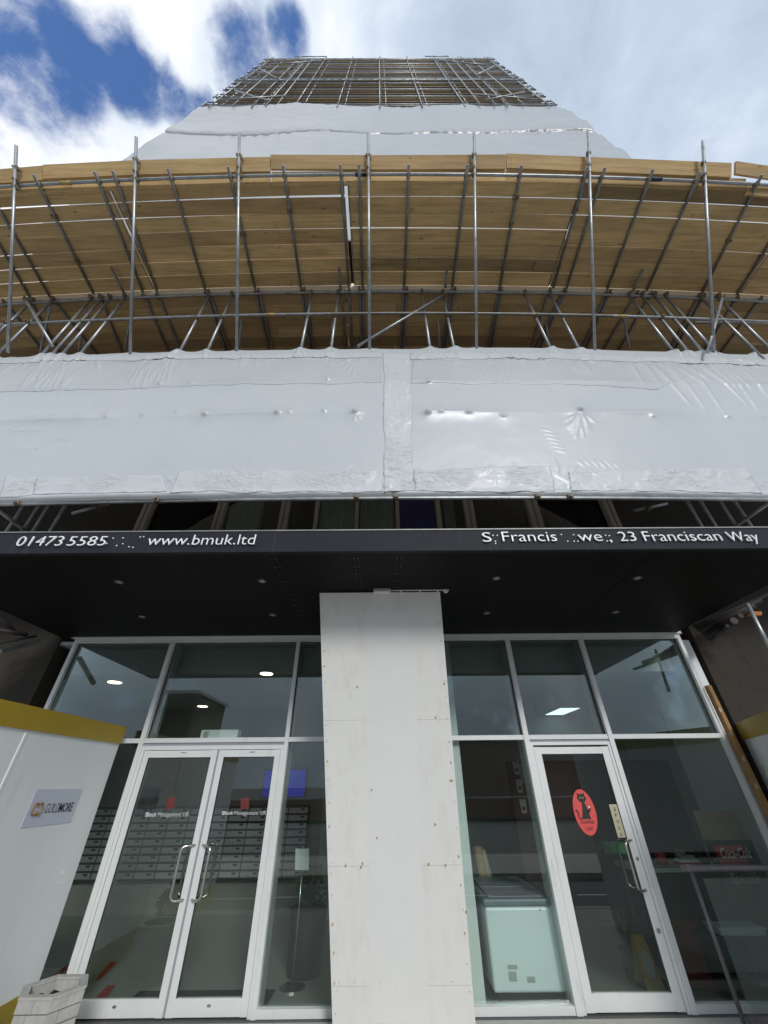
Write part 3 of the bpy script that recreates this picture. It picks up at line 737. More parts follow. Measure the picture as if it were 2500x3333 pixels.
# cat emblem on cafe door
ec = (WY(1856, 2640, GY)+WY(1950, 2640, GY))/2; eh = (WY(1900,2569,GY).z-WY(1900,2720,GY).z)/2; ez = (WY(1900,2569,GY).z+WY(1900,2720,GY).z)/2
cat_s = thing('door_sticker', (ec.x, GY, ez-eh), 'oval coral red sticker with a black cat on the cafe door glass', 'sticker')
ew = eh*.60
MB().disc((ec.x, GY-.0005, ez), (0,-1,0), ew, .0015, 48, eh).build('backing', M_poster, cat_s)
def blob(pts, name, mm, y=-.004, th=.001):
    m = MB(); n = len(pts); P = [(ec.x+u*ew, GY+y, ez+v*eh) for u, v in pts]
    m.add(P+[(p[0], p[1]-th, p[2]) for p in P], [tuple(range(n)), tuple(range(2*n-1, n-1, -1))]+[(i,(i+1)%n,n+(i+1)%n,n+i) for i in range(n)])
    return m.build(name, mm, cat_s)
def ell(cx, cy, rx, ry, n=18): return [(cx+rx*math.cos(2*math.pi*i/n), cy+ry*math.sin(2*math.pi*i/n)) for i in range(n)]
head = [(-.36,.72),(-.34,.86),(-.2,.78),(0,.80),(.12,.78),(.30,.86),(.30,.70),(.42,.62),(.34,.50),(.16,.42),(-.1,.41),(-.32,.48),(-.42,.60)]
blob(head, 'cat_print', M_black)
blob([(-.10,.42),(.16,.42),(.26,.20),(.34,-.02),(.42,-.30),(.30,-.32),(.1,-.30),(-.46,-.32),(-.34,-.20),(-.22,.0),(-.14,.22)], 'cat_print', M_black)
blob([(.2,.12),(.36,.08),(.50,.20),(.50,.30),(.58,.30),(.60,.12),(.44,-.04),(.3,-.04)], 'cat_print', M_black)
mt = MB(); mt.path([(ec.x+u*ew, GY-.004, ez+v*eh) for u, v in [(-.40,-.30),(-.56,-.30),(-.66,-.20),(-.62,-.06),(-.66,.02),(-.76,.06)]], .0055, 6); mt.build('cat_tail', M_black, cat_s)
blob(ell(-.76,.06,.08,.05), 'cat_print', M_black)
for u in (-.12, .12): blob(ell(u, .62, .07, .045), 'cat_eye', M_yel, -.0055); blob(ell(u, .62, .03, .03, 10), 'cat_pupil', M_black, -.007)
blob([(.42,.26),(.56,.26),(.54,.16),(.44,.16)], 'cup_print', M_letter, -.006)
def stxt(body, u0, u1, v0, v1):
    text_mesh('lettering', body, (ec.x+u0*ew, GY-.003, ez+v0*eh), (u1-u0)*ew, (v1-v0)*eh, (1,0,0), (0,0,1), M_black, cat_s, .001, True, .02)
stxt('COFFEE', -.62, .62, -.50, -.38); stxt('CAT', -.30, .36, -.78, -.65)
ps = thing('pull_sign', WY(2015, 2725, GY), 'narrow cream sign reading PULL downwards beside the cafe door handle', 'sign')
p = [WY(1984,2618,GY-.001), WY(2011,2618,GY-.001), WY(2037,2726,GY-.001), WY(2012,2726,GY-.001)]
xc = (p[0].x+p[2].x)/2; hw_ = (p[1].x-p[0].x)/2
m = MB(); m.box(xc-hw_, xc+hw_, GY-.003, GY-.001, p[2].z, p[0].z); m.build('board', M_cream, ps)
for k, ch in enumerate('JPULL'):
    zc_ = p[0].z - (p[0].z-p[2].z)*(k*.19+.15)
    text_mesh('lettering', ch, (xc-.012, GY-.0035, zc_-.012), .022, .028, (1,0,0), (0,0,1), M_black, ps, .001, True, .03)

# ------------------------------------------------------------------ lobby interior (left) and cafe interior (right)
YI = 5.86
lob = thing('lobby_room', (-2.4, 7.6, 0), 'grey entrance lobby room seen through the left shopfront glass', 'room')
box('floor', M_floor_i, lob, -6.0, .05, YI-.12, 9.3, -.14, .0)
box('back_wall', M_wall_t, lob, -6.0, .05, 9.3, 9.4, 0, 3.13)
box('side_wall', M_wall_g, lob, -4.98, -4.9, YI-.1, 6.4, 0, 3.5)
box('side_wall', M_wall_g, lob, -6.0, -4.981, 6.3, 6.399, 0, 3.5)
box('side_wall', M_wall_g, lob, -6.08, -6.0, 6.3, 9.4, 0, 3.5)
box('side_wall', M_wall_g, lob, .03, .09, YI-.1, 9.4, 0, 3.5)
box('ceiling', M_ceil, lob, -6.0, .03, 6.0, 9.4, 3.13, 3.55)
box('ceiling', M_ceil, lob, -4.9, .03, YI-.1, 6.0, 3.5, 3.55)
box('wall_pier', M_wall_g, lob, -1.15, -.75, 8.9, 9.3, 0, 3.13)
caf = thing('cafe_room', (2.4, 7.6, 0), 'dim cafe room seen through the right shopfront glass', 'room')
box('floor', M_floor_i, caf, .12, 5.6, YI-.12, 10.4, -.14, .0)
box('back_wall', M_wall_c, caf, .12, 5.6, 10.4, 10.5, 0, 3.13)
box('side_wall', M_wall_c, caf, .092, .12, YI-.1, 10.4, 0, 3.5)
box('side_wall', M_white, caf, 4.46, 4.56, YI-.1, 6.85, 0, 3.5)
box('side_wall', M_wall_c, caf, 5.6, 5.68, 6.85, 10.4, 0, 3.5)
box('side_wall', M_wall_c, caf, 4.561, 5.6, 6.78, 6.849, 0, 3.5)
xp = WY(1521, 2677, 5.80).x
box('wall_pier', M_white, caf, .125, xp, 5.80, 6.05, 0, 3.5)
box('ceiling', M_ceil, caf, .12, 5.6, 6.05, 10.5, 3.13, 3.55)
box('ceiling', M_ceil, caf, .12, 4.46, YI-.1, 6.05, 3.5, 3.55)
# maroon feature wall and menu cups
wpx = 8.6
m0 = WY(1648, 2477, wpx); m1 = WY(2040, 2800, wpx)
mw = thing('menu_wall', (m0.x+.9, wpx, 0), 'dark maroon menu wall with three white takeaway cup cut-outs, behind the cafe counter', 'partition')
box('panel', M_maroon, mw, m0.x, m1.x+1.3, wpx, wpx+.06, 0, m0.z)
for (x, y) in ((1681, 2500), (1691, 2558), (1704, 2624)):
    c = WY(x, y, wpx-.01); s_ = .10
    m = MB(); m.slab([(c.x-s_*.42, c.y, c.z-s_), (c.x+s_*.42, c.y, c.z-s_), (c.x+s_*.6, c.y, c.z+s_), (c.x-s_*.6, c.y, c.z+s_)], (0,.008,0))
    m.build('cup_cutout', M_wall_g, mw)
    MB().disc((c.x, c.y-.001, c.z-.03), (0,-1,0), .03, .003, 14).build('cup_badge', M_maroon, mw)
# mailboxes
mz1 = WY(700, 2628, 9.2).z; mz0 = WY(700, 2861, 9.2).z; mx1 = WY(1004, 2640, 9.2).x
bank = thing('mailbox_bank', (mx1-1.8, 9.2, mz0), 'wall bank of grey metal mailboxes in a black cabinet across the lobby', 'mailboxes')
rows, cols = 9, 11; pw = .372; ph = (mz1-mz0)/rows
box('cabinet', M_maildark, bank, mx1-cols*pw-.02, mx1+.01, 9.18, 9.298, mz0-.02, mz1+.02)
m = MB(); m.box(.012, pw-.012, -.012, 0, .016, ph-.016); m.cur = 1; m.box(pw*.62, pw*.82, -.014, -.0125, ph*.52, ph*.78); m.disc((pw*.42, -.0125, ph*.35), (0,-1,0), .008, .003, 8)
t0 = m.build('mailbox', [M_mailbox, M_maildark], None, (0,0,0)); mme = t0.data; bpy.data.objects.remove(t0)
for i in range(cols):
    for j in range(rows):
        shared('mailbox', mme, Matrix.Translation((mx1-(i+1)*pw, 9.178, mz0+j*ph)), bank)
tv0 = WY(848, 2598, 9.2); tv1 = WY(1000, 2502, 9.2)
tv = thing('television', (tv0.x+.4, 9.25, tv0.z), 'flat wall television with a dark blue screen above the lobby mailboxes', 'television')
box('bezel', M_dark, tv, tv0.x, tv1.x, 9.22, 9.29, tv0.z, tv1.z); box('screen', M_tv, tv, tv0.x+.02, tv1.x-.02, 9.212, 9.2185, tv0.z+.02, tv1.z-.02)
for (x, y, r_, lab) in ((868, 2190, .105, 'round lit ceiling light in the lobby nearest the white pillar'), (660, 2297, .11, 'round lit ceiling light at the back of the lobby above the double doors'), (375, 2218, .115, 'round lit ceiling light at the left end of the lobby')):
    p = WZ(x, y, 3.128)
    l = thing('ceiling_light', p, lab, 'ceiling light', 'lobby ceiling lights')
    MB().disc(p, (0,0,-1), r_, .012, 24).build('rim', M_frame, l); MB().disc(p+Vector((0,0,-.0125)), (0,0,-1), r_*.85, .006, 24).build('diffuser', M_lamp, l)
p = WZ(1828, 2313, 3.128)
l = thing('ceiling_light', p, 'square lit panel in the cafe ceiling above the door', 'ceiling light')
box('rim', M_frame, l, p.x-.24, p.x+.24, p.y-.5, p.y+.5, 3.11, 3.1285); box('diffuser', M_led, l, p.x-.21, p.x+.21, p.y-.47, p.y+.47, 3.102, 3.1085)
p0 = WY(660, 2398, 5.85); p1 = WY(782, 2377, 5.85)
wb_ = thing('notice_box', (p0.x+.2, 5.85, ztr1), 'pale white box lying on the transom above the double doors', 'box')
m = MB(); m.box(p0.x, p1.x, YS+.11, YS+.25, ztr0+.02, p1.z); m.build('case', M_letter, wb_); m = MB(); m.box(p0.x+.04, p0.x+.1, YS+.104, YS+.1095, ztr0+.06, p1.z-.02); m.build('tab', M_wall_g, wb_)
mtt = thing('door_mat', (-2.1, 6.2, .004), 'dark doormat on the lobby floor behind the double doors', 'doormat')
ma = WZ(400, 3269, .01); box('pile', M_dark, mtt, WZ(405,3270,.01).x, WZ(880,3250,.01).x, 5.80, WZ(700,3224,.01).y, .004, .014)
box('border', M_seal, mtt, WZ(405,3270,.01).x-.03, WZ(880,3250,.01).x+.03, 5.78, WZ(700,3224,.01).y+.03, .001, .0035)
for k, (q, lab) in enumerate((([(168,3178),(222,3135),(232,3140),(182,3180)], 'red floor tape strip in the lobby nearest the hoarding'),
        ([(315,3180),(360,3130),(382,3130),(318,3195)], 'long red floor tape strip behind the left door leaf'), ([(303,3256),(352,3206),(377,3206),(340,3258)], 'short red floor tape strip at the foot of the left door leaf'))):
    P = [WZ(x, y, .006) for x, y in q]; m = MB(); m.slab([Vector((v.x, v.y, .002)) for v in P], (0,0,.004)); tag(m.build('floor_tape', M_red), lab, 'floor tape', 'red tape strips on the lobby floor')
# leafy plants
def plant(parent, c, r, h, n, size, mt=M_leaf):
    m = MB()
    for k in range(n):
        th = random.uniform(0, 2*math.pi); ph_ = random.random(); rr = r*math.sqrt(random.random())
        z = c[2]+h*ph_; k2 = math.sin(math.pi*min(1, ph_*.85+.15))**.5
        p = Vector((c[0]+math.cos(th)*rr*k2, c[1]+math.sin(th)*rr*k2, z))
        d = Vector((random.uniform(-1,1), random.uniform(-1,1), random.uniform(-.3,1))).normalized(); s_ = d.cross(Vector((random.uniform(-1,1), random.uniform(-1,1), .3))).normalized()
        L = size*random.uniform(.6,1.3)
        m.add([p, p+d*L*.5+s_*L*.22, p+d*L, p+d*L*.5-s_*L*.22], [(0,1,2,3)])
    return m.build('foliage', mt, parent)
ip = thing('potted_plant', (-.95, 6.7, 0), 'dark tub with a small leafy plant in the lobby beside the pillar', 'plant')
MB().tube((-.95, 6.7, 0), (-.95, 6.7, .55), .19, 16, .23).build('pot', M_dark, ip); plant(ip, (-.95, 6.7, .55), .2, .35, 160, .1)
nt = thing('notice', WY(965,2780,6.3), 'white notice sheet standing behind the lobby side window', 'notice')
q = [WY(960,2832,6.3), WY(1005,2832,6.3), WY(1006,2762,6.3), WY(962,2762,6.3)]
MB().slab(q, (0,.01,0)).build('sheet', M_letter, nt); MB().tube(((q[0].x+q[1].x)/2, 6.33, 0), ((q[0].x+q[1].x)/2, 6.33, q[2].z), .012, 8).build('stand', M_steel, nt)
MB().disc(((q[0].x+q[1].x)/2, 6.33, .0), (0,0,1), .14, .012, 20).build('foot', M_steel, nt)
# chest freezer just behind the glass
fa = WY(1578, 2950, 5.83); fb = WY(1795, 2950, 5.83); fzz = fa.z
frz = thing('chest_freezer', ((fa.x+fb.x)/2, 6.4, 0), 'white chest freezer with grey sliding lid behind the window right of the pillar', 'freezer')
fw0, fw1 = fa.x, fb.x
m = MB(); m.box(fw0, fw1, 5.83, 6.95, .09, fzz-.005)
fo = m.build('body', M_freezer, frz)
md = fo.modifiers.new('bevel', 'BEVEL'); md.width = .025; md.segments = 3
m = MB(); m.box(fw0-.012, fw1+.012, 5.815, 6.97, fzz, fzz+.06); lo_ = m.build('lid_frame', M_lid, frz); md = lo_.modifiers.new('bevel', 'BEVEL'); md.width = .02; md.segments = 3
MB().box(fw0+.06, fw1-.06, 5.87, 6.38, fzz+.062, fzz+.072).build('lid', M_seal, frz); MB().box(fw0+.06, fw1-.06, 6.30, 6.9, fzz+.074, fzz+.082).build('lid', M_lid, frz)
m = MB().box(fw0+.03, fw1-.03, 5.86, 6.9, .0, .09); m.build('plinth', M_dark, frz)
m = MB(); m.cur = 0; m.box(fw0+.16, fw0+.26, 5.827, 5.8295, .25, .28).box(fw0+.16, fw0+.24, 5.827, 5.8295, .17, .235).box(fw0+.34, fw0+.42, 5.827, 5.8295, .16, .20); m.build('data_labels', M_ceil, frz)
MB().disc((fw1-.13, 5.8285, fzz-.03), (0,-1,0), .008, .004, 10).build('lock', M_steel, frz)
# rolls, counter and goods in the cafe
rl = thing('paper_roll', (.9, 6.7, 0), 'two tan rolls of card leaning behind the chest freezer', 'roll')
MB().tube(WY(1585,2905,7.0)-Vector((0,0,.3)), WY(1553,2755,7.0), .06, 14).build('roll', M_cardb, rl); MB().tube(WY(1620,2905,7.05)-Vector((0,0,.3)), WY(1568,2765,7.05), .045, 14).build('roll', M_cream, rl)
ct = thing('cafe_counter', (3.1, 7.0, 0), 'dark cafe counter with a pale top seen through the right window', 'counter')
c0 = WY(2150, 2905, 6.6)
box('top', M_wall_g, ct, c0.x-.25, 4.4, 6.5, 7.1, .86, .90); box('front', M_maroon, ct, c0.x-.2, 4.38, 6.55, 7.08, .0, .86)
goods = [('jar', M_green, .06, .1), ('red_tin', M_sodared, .07, .12), ('kettle', M_steel, .08, .16), ('coffee_tin', M_dark, .07, .2), ('box', M_cardb, .09, .1)]
for k, (nm, mm, rr, hh) in enumerate(goods):
    X = c0.x-.05+k*.27; g_ = thing(nm, (X, 6.75, .9), {'jar':'green jar at the left end of the cafe counter','red_tin':'short red tin on the cafe counter','kettle':'steel kettle on the middle of the cafe counter','coffee_tin':'tall black tin on the cafe counter','box':'small tan box at the right end of the cafe counter'}[nm], nm.replace('_',' '))
    if nm == 'box': box('carton', mm, g_, X-rr, X+rr, 6.68, 6.82, .901, .9+hh); box('flap', M_cream, g_, X-rr, X+rr, 6.66, 6.84, .9+hh+.001, .9+hh+.008)
    else: MB().tube((X,6.75,.901), (X,6.75,.9+hh), rr, 14, rr*.85).build('body', mm, g_); MB().tube((X,6.75,.901+hh), (X,6.75,.9+hh+.02), rr*.6, 12).build('lid', M_dark, g_)
gb = thing('green_crate', WY(2020, 2778, 6.2), 'bright green plastic box on a dark stand behind the cafe door handle', 'box')
q0 = WY(1993, 2778, 6.2); q1 = WY(2048, 2752, 6.2)
m = MB(); m.box(q0.x, q1.x, 6.2, 6.4, q0.z, q1.z); m.build('tub', M_green, gb); m = MB(); m.box(q0.x-.01, q1.x+.01, 6.19, 6.41, q1.z+.001, q1.z+.018); m.build('rim', M_green, gb)
sd = thing('display_stand', ((q0.x+q1.x)/2, 6.3, 0), 'slim dark display stand carrying the green box in the cafe', 'stand')
xm_ = (q0.x+q1.x)/2; MB().tube((xm_, 6.3, 0.02), (xm_, 6.3, q0.z-.02), .02, 8).build('post', M_dark, sd); box('shelf', M_dark, sd, xm_-.15, xm_+.15, 6.17, 6.43, q0.z-.018, q0.z-.002); MB().disc((xm_,6.3,0.001), (0,0,1), .18, .02, 20).build('foot', M_dark, sd)
yb = thing('wet_floor_sign', WZ(2120, 3225, 0), 'yellow folding caution sign with a pale panel inside the foot of the cafe door', 'caution sign')
q = WY(2098, 3225, 6.1); 
X = q.x+.13
m = MB(); m.slab([(X-.095,6.1,.0),(X+.095,6.1,.0),(X+.06,6.2,.40),(X-.06,6.2,.40)], (0,.012,0)); m.build('leaf', M_yel, yb)
m = MB(); m.slab([(X-.095,6.34,.0),(X+.095,6.34,.0),(X+.06,6.214,.40),(X-.06,6.214,.40)], (0,.012,0)); m.build('leaf', M_yel, yb)
m = MB(); m.disc((X-.01,6.118,.20), (0,-1,.25), .055, .006, 20, .10); m.build('panel', M_wall_g, yb)
pb = thing('soda_board', WY(2380, 2950, 6.0), 'tall chalkboard with a red soda panel leaning inside the right window', 'chalkboard')
q = [WY(2360,3180,6.05), WY(2520,3180,6.05), WY(2520,2740,6.15), WY(2310,2740,6.15)]
bx0 = WY(2300,2740,6.1).x; bx1 = bx0+.62; bz1 = WY(2340,2735,6.1).z
box('board', M_dark, pb, bx0, bx1, 6.10, 6.13, .05, bz1); box('top_panel', M_cardb, pb, bx0-.02, bx1-.12, 6.11, 6.135, bz1+.002, bz1+.28)
rz0 = WY(2340,2815,6.1).z; rz1 = WY(2340,2752,6.1).z; rx0 = WY(2333,2785,6.1).x
box('red_panel', M_sodared, pb, rx0, rx0+.34, 6.092, 6.0985, rz0, rz1)
text_mesh('lettering', 'Coca-Cola', (rx0+.05, 6.091, rz0+.06), .36, (rz1-rz0)*.55, (1,0,0), (0,0,1), M_letter, pb, .001, True, .02, .35)
text_mesh('lettering', 'Specials', (rx0+.06, 6.099, rz0-.16), .34, .09, (1,0,0), (0,0,1), M_wall_g, pb, .001, True, -.005, .3)
wbx = thing('white_tray', WZ(2390, 3030, .35), 'pale green-white tray on a low shelf inside the right window', 'tray')
q0 = WY(2318, 3032, 6.0); q1 = WY(2480, 3000, 6.0)
# low shelf under the tray
shf = thing('low_shelf', ((q0.x+q1.x)/2, 6.0, 0), 'low dark shelf unit under the pale tray inside the right window', 'shelf')
box('top', M_maroon, shf, q0.x-.15, q1.x, 5.84, 6.09, q0.z-.03, q0.z-.002)
for X in (q0.x-.12, q1.x-.03): box('leg', M_maroon, shf, X, X+.03, 5.85, 6.08, 0, q0.z-.03)
box('base', M_freezer, wbx, q0.x, q1.x-.1, 5.86, 6.08, q0.z, q1.z-.03); box('rim', M_freezer, wbx, q0.x-.015, q1.x-.085, 5.85, 6.09, q1.z-.029, q1.z-.01)
rc = thing('red_crate', WY(2230, 3030, 6.2), 'red plastic crate on the floor under the cafe counter', 'crate')
q0 = WY(2200, 3040, 6.15); q1 = WY(2268, 3010, 6.15)
box('tub', M_logo, rc, q0.x, q1.x, 6.15, 6.44, .02, q1.z); box('rim', M_logo, rc, q0.x-.012, q1.x+.012, 6.14, 6.45, q1.z+.001, q1.z+.03)
sp = thing('spiky_plant', (WY(2045,3080,6.45).x, 6.45, 0), 'dark spiky potted plant on the cafe floor behind the glazed door', 'plant')
cx_ = WL[sp].x; MB().tube((cx_,6.45,.0), (cx_,6.45,.24), .09, 14, .12).build('pot', M_dark, sp)
m = MB()
for k in range(46):
    th = random.uniform(0, 6.28); el = random.uniform(.5, 1.5); L = random.uniform(.22,.42); c_ = Vector((cx_,6.45,.24)); d_ = Vector((math.cos(th)*math.cos(el), math.sin(th)*math.cos(el), math.sin(el))); sd_ = d_.cross(Vector((0,0,1))).normalized()*.008
    md_ = c_+d_*L*.6; tp_ = c_+d_*L+Vector((0,0,-.05))
    m.add([c_-sd_, c_+sd_, md_+sd_, tp_, md_-sd_], [(0,1,2,4),(4,2,3)])
m.build('leaves', M_leaf, sp)
bk_ = thing('book_stack', (3.2, 6.7, .9), 'untidy stack of papers and menus on the cafe counter', 'papers')
for k in range(5): box('paper', [M_cream, M_sodared, M_letter, M_cardb, M_cream][k], bk_, c0.x+.3+.02*k, c0.x+.62-.015*k, 6.52+.01*k, 6.66, .902+k*.022, .92+k*.022)
# hanging coloured cup lamps in the cafe
for (x, y, mm, cn) in ((1562, 2222, M_yel, 'yellow'), (1713, 2219, M_letter, 'white'), (1863, 2222, M_sodared, 'red'), (1744, 2308, M_navy, 'navy'), (2122, 2218, M_blue, 'blue')):
    Yd = 7.2 if y < 2300 else 8.6
    c = WY(x, y, Yd); hcup = thing('pendant_lamp', c, cn+' cup-shaped pendant lamp hanging in the cafe', 'pendant lamp', 'coloured pendants in the cafe')
    MB().tube(c+Vector((0,0,-.05)), c+Vector((0,0,.06)), .035, 14, .055).build('lamp_shade', mm, hcup); MB().tube(c+Vector((0,0,.06)), (c.x, c.y, 3.13), .004, 6).build('cord', M_dark, hcup)

# ------------------------------------------------------------------ hoardings, sign, planter, handrail, post
XH = -3.28
hb = [WX(0, 2268, XH), WX(410, 2358, XH)]
yf_ = 5.52; yn_ = 1.2; zh = 2.40
hl = thing('site_hoarding', (XH-.05, 3.4, 0), 'white painted site hoarding with ochre bands, left of the double doors', 'hoarding')
seamY = WX(95, 2366, XH).y
for (a, b_) in ((yn_, seamY-1.224), (seamY-1.22, seamY-.004), (seamY, yf_)): box('panel', M_white, hl, XH-.05, XH, a, b_, .27, 2.215)
m = MB().box(XH-.002, XH+.006, seamY-.014, seamY+.010, .27, 2.2); m.build('sealant_strip', M_letter, hl)
box('top_band', M_ochre, hl, XH-.06, XH+.018, yn_, yf_+.012, 2.215, zh); box('base_band', M_ochre, hl, XH-.06, XH+.012, yn_, yf_, .0, .27)
box('return_end', M_white, hl, XH-.65, XH-.051, yf_-.02, yf_, .27, 2.215)
sg = thing('company_sign', WX(150, 2685, XH), 'pale lilac company sign reading GUILDMORE on the left hoarding', 'sign')
cs = [WX(120,2560,XH+.002), WX(265,2576,XH+.002), WX(225,2689,XH+.002), WX(74,2681,XH+.002)]
sy0, sy1 = (cs[0].y+cs[3].y)/2, (cs[1].y+cs[2].y)/2; sz0, sz1 = (cs[2].z+cs[3].z)/2, (cs[0].z+cs[1].z)/2
box('vinyl', M_sign, sg, XH+.001, XH+.005, sy0, sy1, sz0, sz1)
L_ = sy1-sy0; zc_ = (sz0+sz1)/2-.01; chh = .075
text_mesh('lettering', 'GUILD', (XH+.006, sy0+.33*L_, zc_-chh/2), .28*L_, chh, (0,1,0), (0,0,1), M_text, sg, .001, True, -.01)
text_mesh('lettering', 'MORE', (XH+.006, sy0+.615*L_, zc_-chh/2), .30*L_, chh, (0,1,0), (0,0,1), M_text, sg, .001, True, .02)
m = MB()
for off, ph0 in ((0, .6), (.055, 3.74)):
    pts = [(XH+.012, sy0+.12*L_+off+math.cos(ph0+t*5.4/14)*.036, zc_+math.sin(ph0+t*5.4/14)*.046) for t in range(15)]
    m.path(pts, .007, 6)
m.build('emblem', M_gold, sg)
m = MB(); m.disc(WX(203,2839,XH), (1,0,0), .008, .006, 8).disc(WX(193,2874,XH), (1,0,0), .008, .006, 8); m.build('filler_spots', M_letter, hl)

hr = thing('site_hoarding', (4.2, 4.4, 0), 'white painted site hoarding with ochre top band, right of the cafe window', 'hoarding')
hA = WZ(2378, 2362, 2.4); hB = WZ(2500, 2314, 2.4); dH = (hB-hA).normalized(); hB = hA + dH*3.2; nH = Vector((-dH.y, dH.x, 0)) 
if nH.x > 0: nH = -nH
zb_ = WY(2402, 2414, hA.y).z
def hq(z0, z1, o0, th, a=hA, b_=hB):
    A_ = Vector((a.x, a.y, z0))+nH*o0; B_ = Vector((b_.x, b_.y, z0))+nH*o0
    return [A_, B_, B_+Vector((0,0,z1-z0)), A_+Vector((0,0,z1-z0))]
m = MB(); m.slab(hq(.27, zb_, 0, 0), -nH*.05); m.build('panel', M_white, hr)
m = MB(); m.slab(hq(zb_+.001, 2.4, .015, 0), -nH*.07); m.build('top_band', M_ochre, hr)
m = MB(); m.slab(hq(0, .269, 0, 0), -nH*.05); m.build('base_panel', M_white, hr)
tp = thing('timber_post', WY(2520, 2800, 5.6), 'rough orange timber post beside the right edge of the shopfront', 'post')
pa = WY(2303, 2232, 5.62); pb_ = WY(2500, 2690, 5.62); dv = (pb_-pa)
m = MB(); m.bar(pa, Vector((pa.x+.04, 5.62, .0)), .075, .05, (1,0,0)); m.build('timber', M_plank, tp)
m = MB()
for k in range(6): 
    z = pa.z-.3-k*.27; m.disc((pa.x-.01+.003*k, 5.585, z), (0,-1,0), .014, .004, 8, .03)
m.build('old_paint_flecks', M_cream, tp)
# planter
pc = Vector((WY(182, 3205, 4.8).x, 4.80, 0)); pr = .255; pz = WY(66, 3207, 4.8).z - .015
pln = thing('planter', pc, 'hexagonal pale brick planter filled with dark soil, in front of the left hoarding', 'planter')
def hexring(r_, z, rot=R(0)): return [(pc.x+r_*math.cos(rot+i*math.pi/3), pc.y+r_*math.sin(rot+i*math.pi/3), z) for i in range(6)]
nc = 6; ch_ = (pz-.0)/nc
m = MB()
for k in range(nc):
    z0, z1 = k*ch_+.003, (k+1)*ch_-.004; r_ = pr*(.88+.12*(k+.5)/nc) + random.uniform(-.002,.002)
    A_, B_ = hexring(r_, z0), hexring(r_, z1); C_, D_ = hexring(r_-.06, z0), hexring(r_-.06, z1)
    for i in range(6):
        j = (i+1) % 6; t = .5 if k % 2 else .36; jit = random.uniform(-.003,.003)
        for (u, v) in ((0, t-.006), (t+.006, 1)):
            def lp(P, Q, s): return Vector(P).lerp(Vector(Q), s)
            o_ = (Vector(((A_[i][0]+A_[j][0])/2-pc.x, (A_[i][1]+A_[j][1])/2-pc.y, 0)).normalized())*jit*random.uniform(.4,1)
            m.hexa([lp(A_[i],A_[j],u)+o_, lp(A_[i],A_[j],v)+o_, lp(C_[i],C_[j],v), lp(C_[i],C_[j],u), lp(B_[i],B_[j],u)+o_, lp(B_[i],B_[j],v)+o_, lp(D_[i],D_[j],v), lp(D_[i],D_[j],u)])
m.build('brick_courses', M_planter, pln)
m = MB(); A_, B_ = hexring(pr*.86-.006, 0), hexring(pr-.012, pz-.012)
m.add(A_+B_, [(i,(i+1)%6,6+(i+1)%6,6+i) for i in range(6)]+[(0,1,2,3,4,5)]); m.build('joints', M_joint, pln)
m = MB(); A_, B_ = hexring(pr+.004, pz-.002), hexring(pr-.062, pz-.002); C_, D_ = hexring(pr+.004, pz+.014), hexring(pr-.062, pz+.014)
for i in range(6):
    j = (i+1) % 6; m.hexa([A_[i],A_[j],B_[j],B_[i],C_[i],C_[j],D_[j],D_[i]])
m.build('rim', M_planter, pln)
m = MB(); n = 24
vs = [(pc.x, pc.y, pz-.05)]
for rr in (.08, .15, .215):
    vs += [(pc.x+rr*math.cos(2*math.pi*i/n), pc.y+rr*math.sin(2*math.pi*i/n), pz-.06+random.uniform(-.018,.018)) for i in range(n)]
fs = [(0,1+i,1+(i+1)%n) for i in range(n)]+[(1+k*n+i,1+(k+1)*n+i,1+(k+1)*n+(i+1)%n,1+k*n+(i+1)%n) for k in range(2) for i in range(n)]
m.add(vs, fs, True); m.build('soil', M_soil, pln)
# planter with shrub outside the frame, seen mirrored in the door glass
pl2 = thing('shrub_planter', (-2.9, 3.85, 0), 'leafy green shrub in a tub, reflected in the left door glass', 'planter')
MB().tube((-2.9,3.85,0), (-2.9,3.85,.25), .22, 6, .27).build('tub', M_planter, pl2); plant(pl2, (-2.9,3.85,.25), .26, .42, 900, .08)
# handrail
rt0 = WY(2240, 2826, 5.3); rz = rt0.z
rail = thing('handrail', (rt0.x+1, 5.3, 0), 'worn dark metal handrail outside the right window', 'handrail')
m = MB().tube((rt0.x-.06, 5.3, rz), (rt0.x+2.4, 5.22, rz-.0), .027, 14); m.build('rail', M_rail, rail)
MB().tube((rt0.x+.02, 5.3, 0), (rt0.x+.02, 5.3, rz-.03), .019, 10).build('post', M_rail, rail); MB().tube((rt0.x+2.2, 5.23, 0), (rt0.x+2.2, 5.23, rz-.03), .019, 10).build('post', M_rail, rail)
m = MB().tube((rt0.x-.02,5.3,rz), (rt0.x+.05,5.3,rz), .0285, 12); m.build('worn_band', M_tube, rail)

gp = MB().box(rt0.x+.09, rt0.x+2.1, 5.255, 5.265, .12, rz-.07); gp.build('glass_panel', M_glass, rail)
box('lower_rail', M_rail, rail, rt0.x+.04, rt0.x+2.2, 5.24, 5.28, .07, .118)
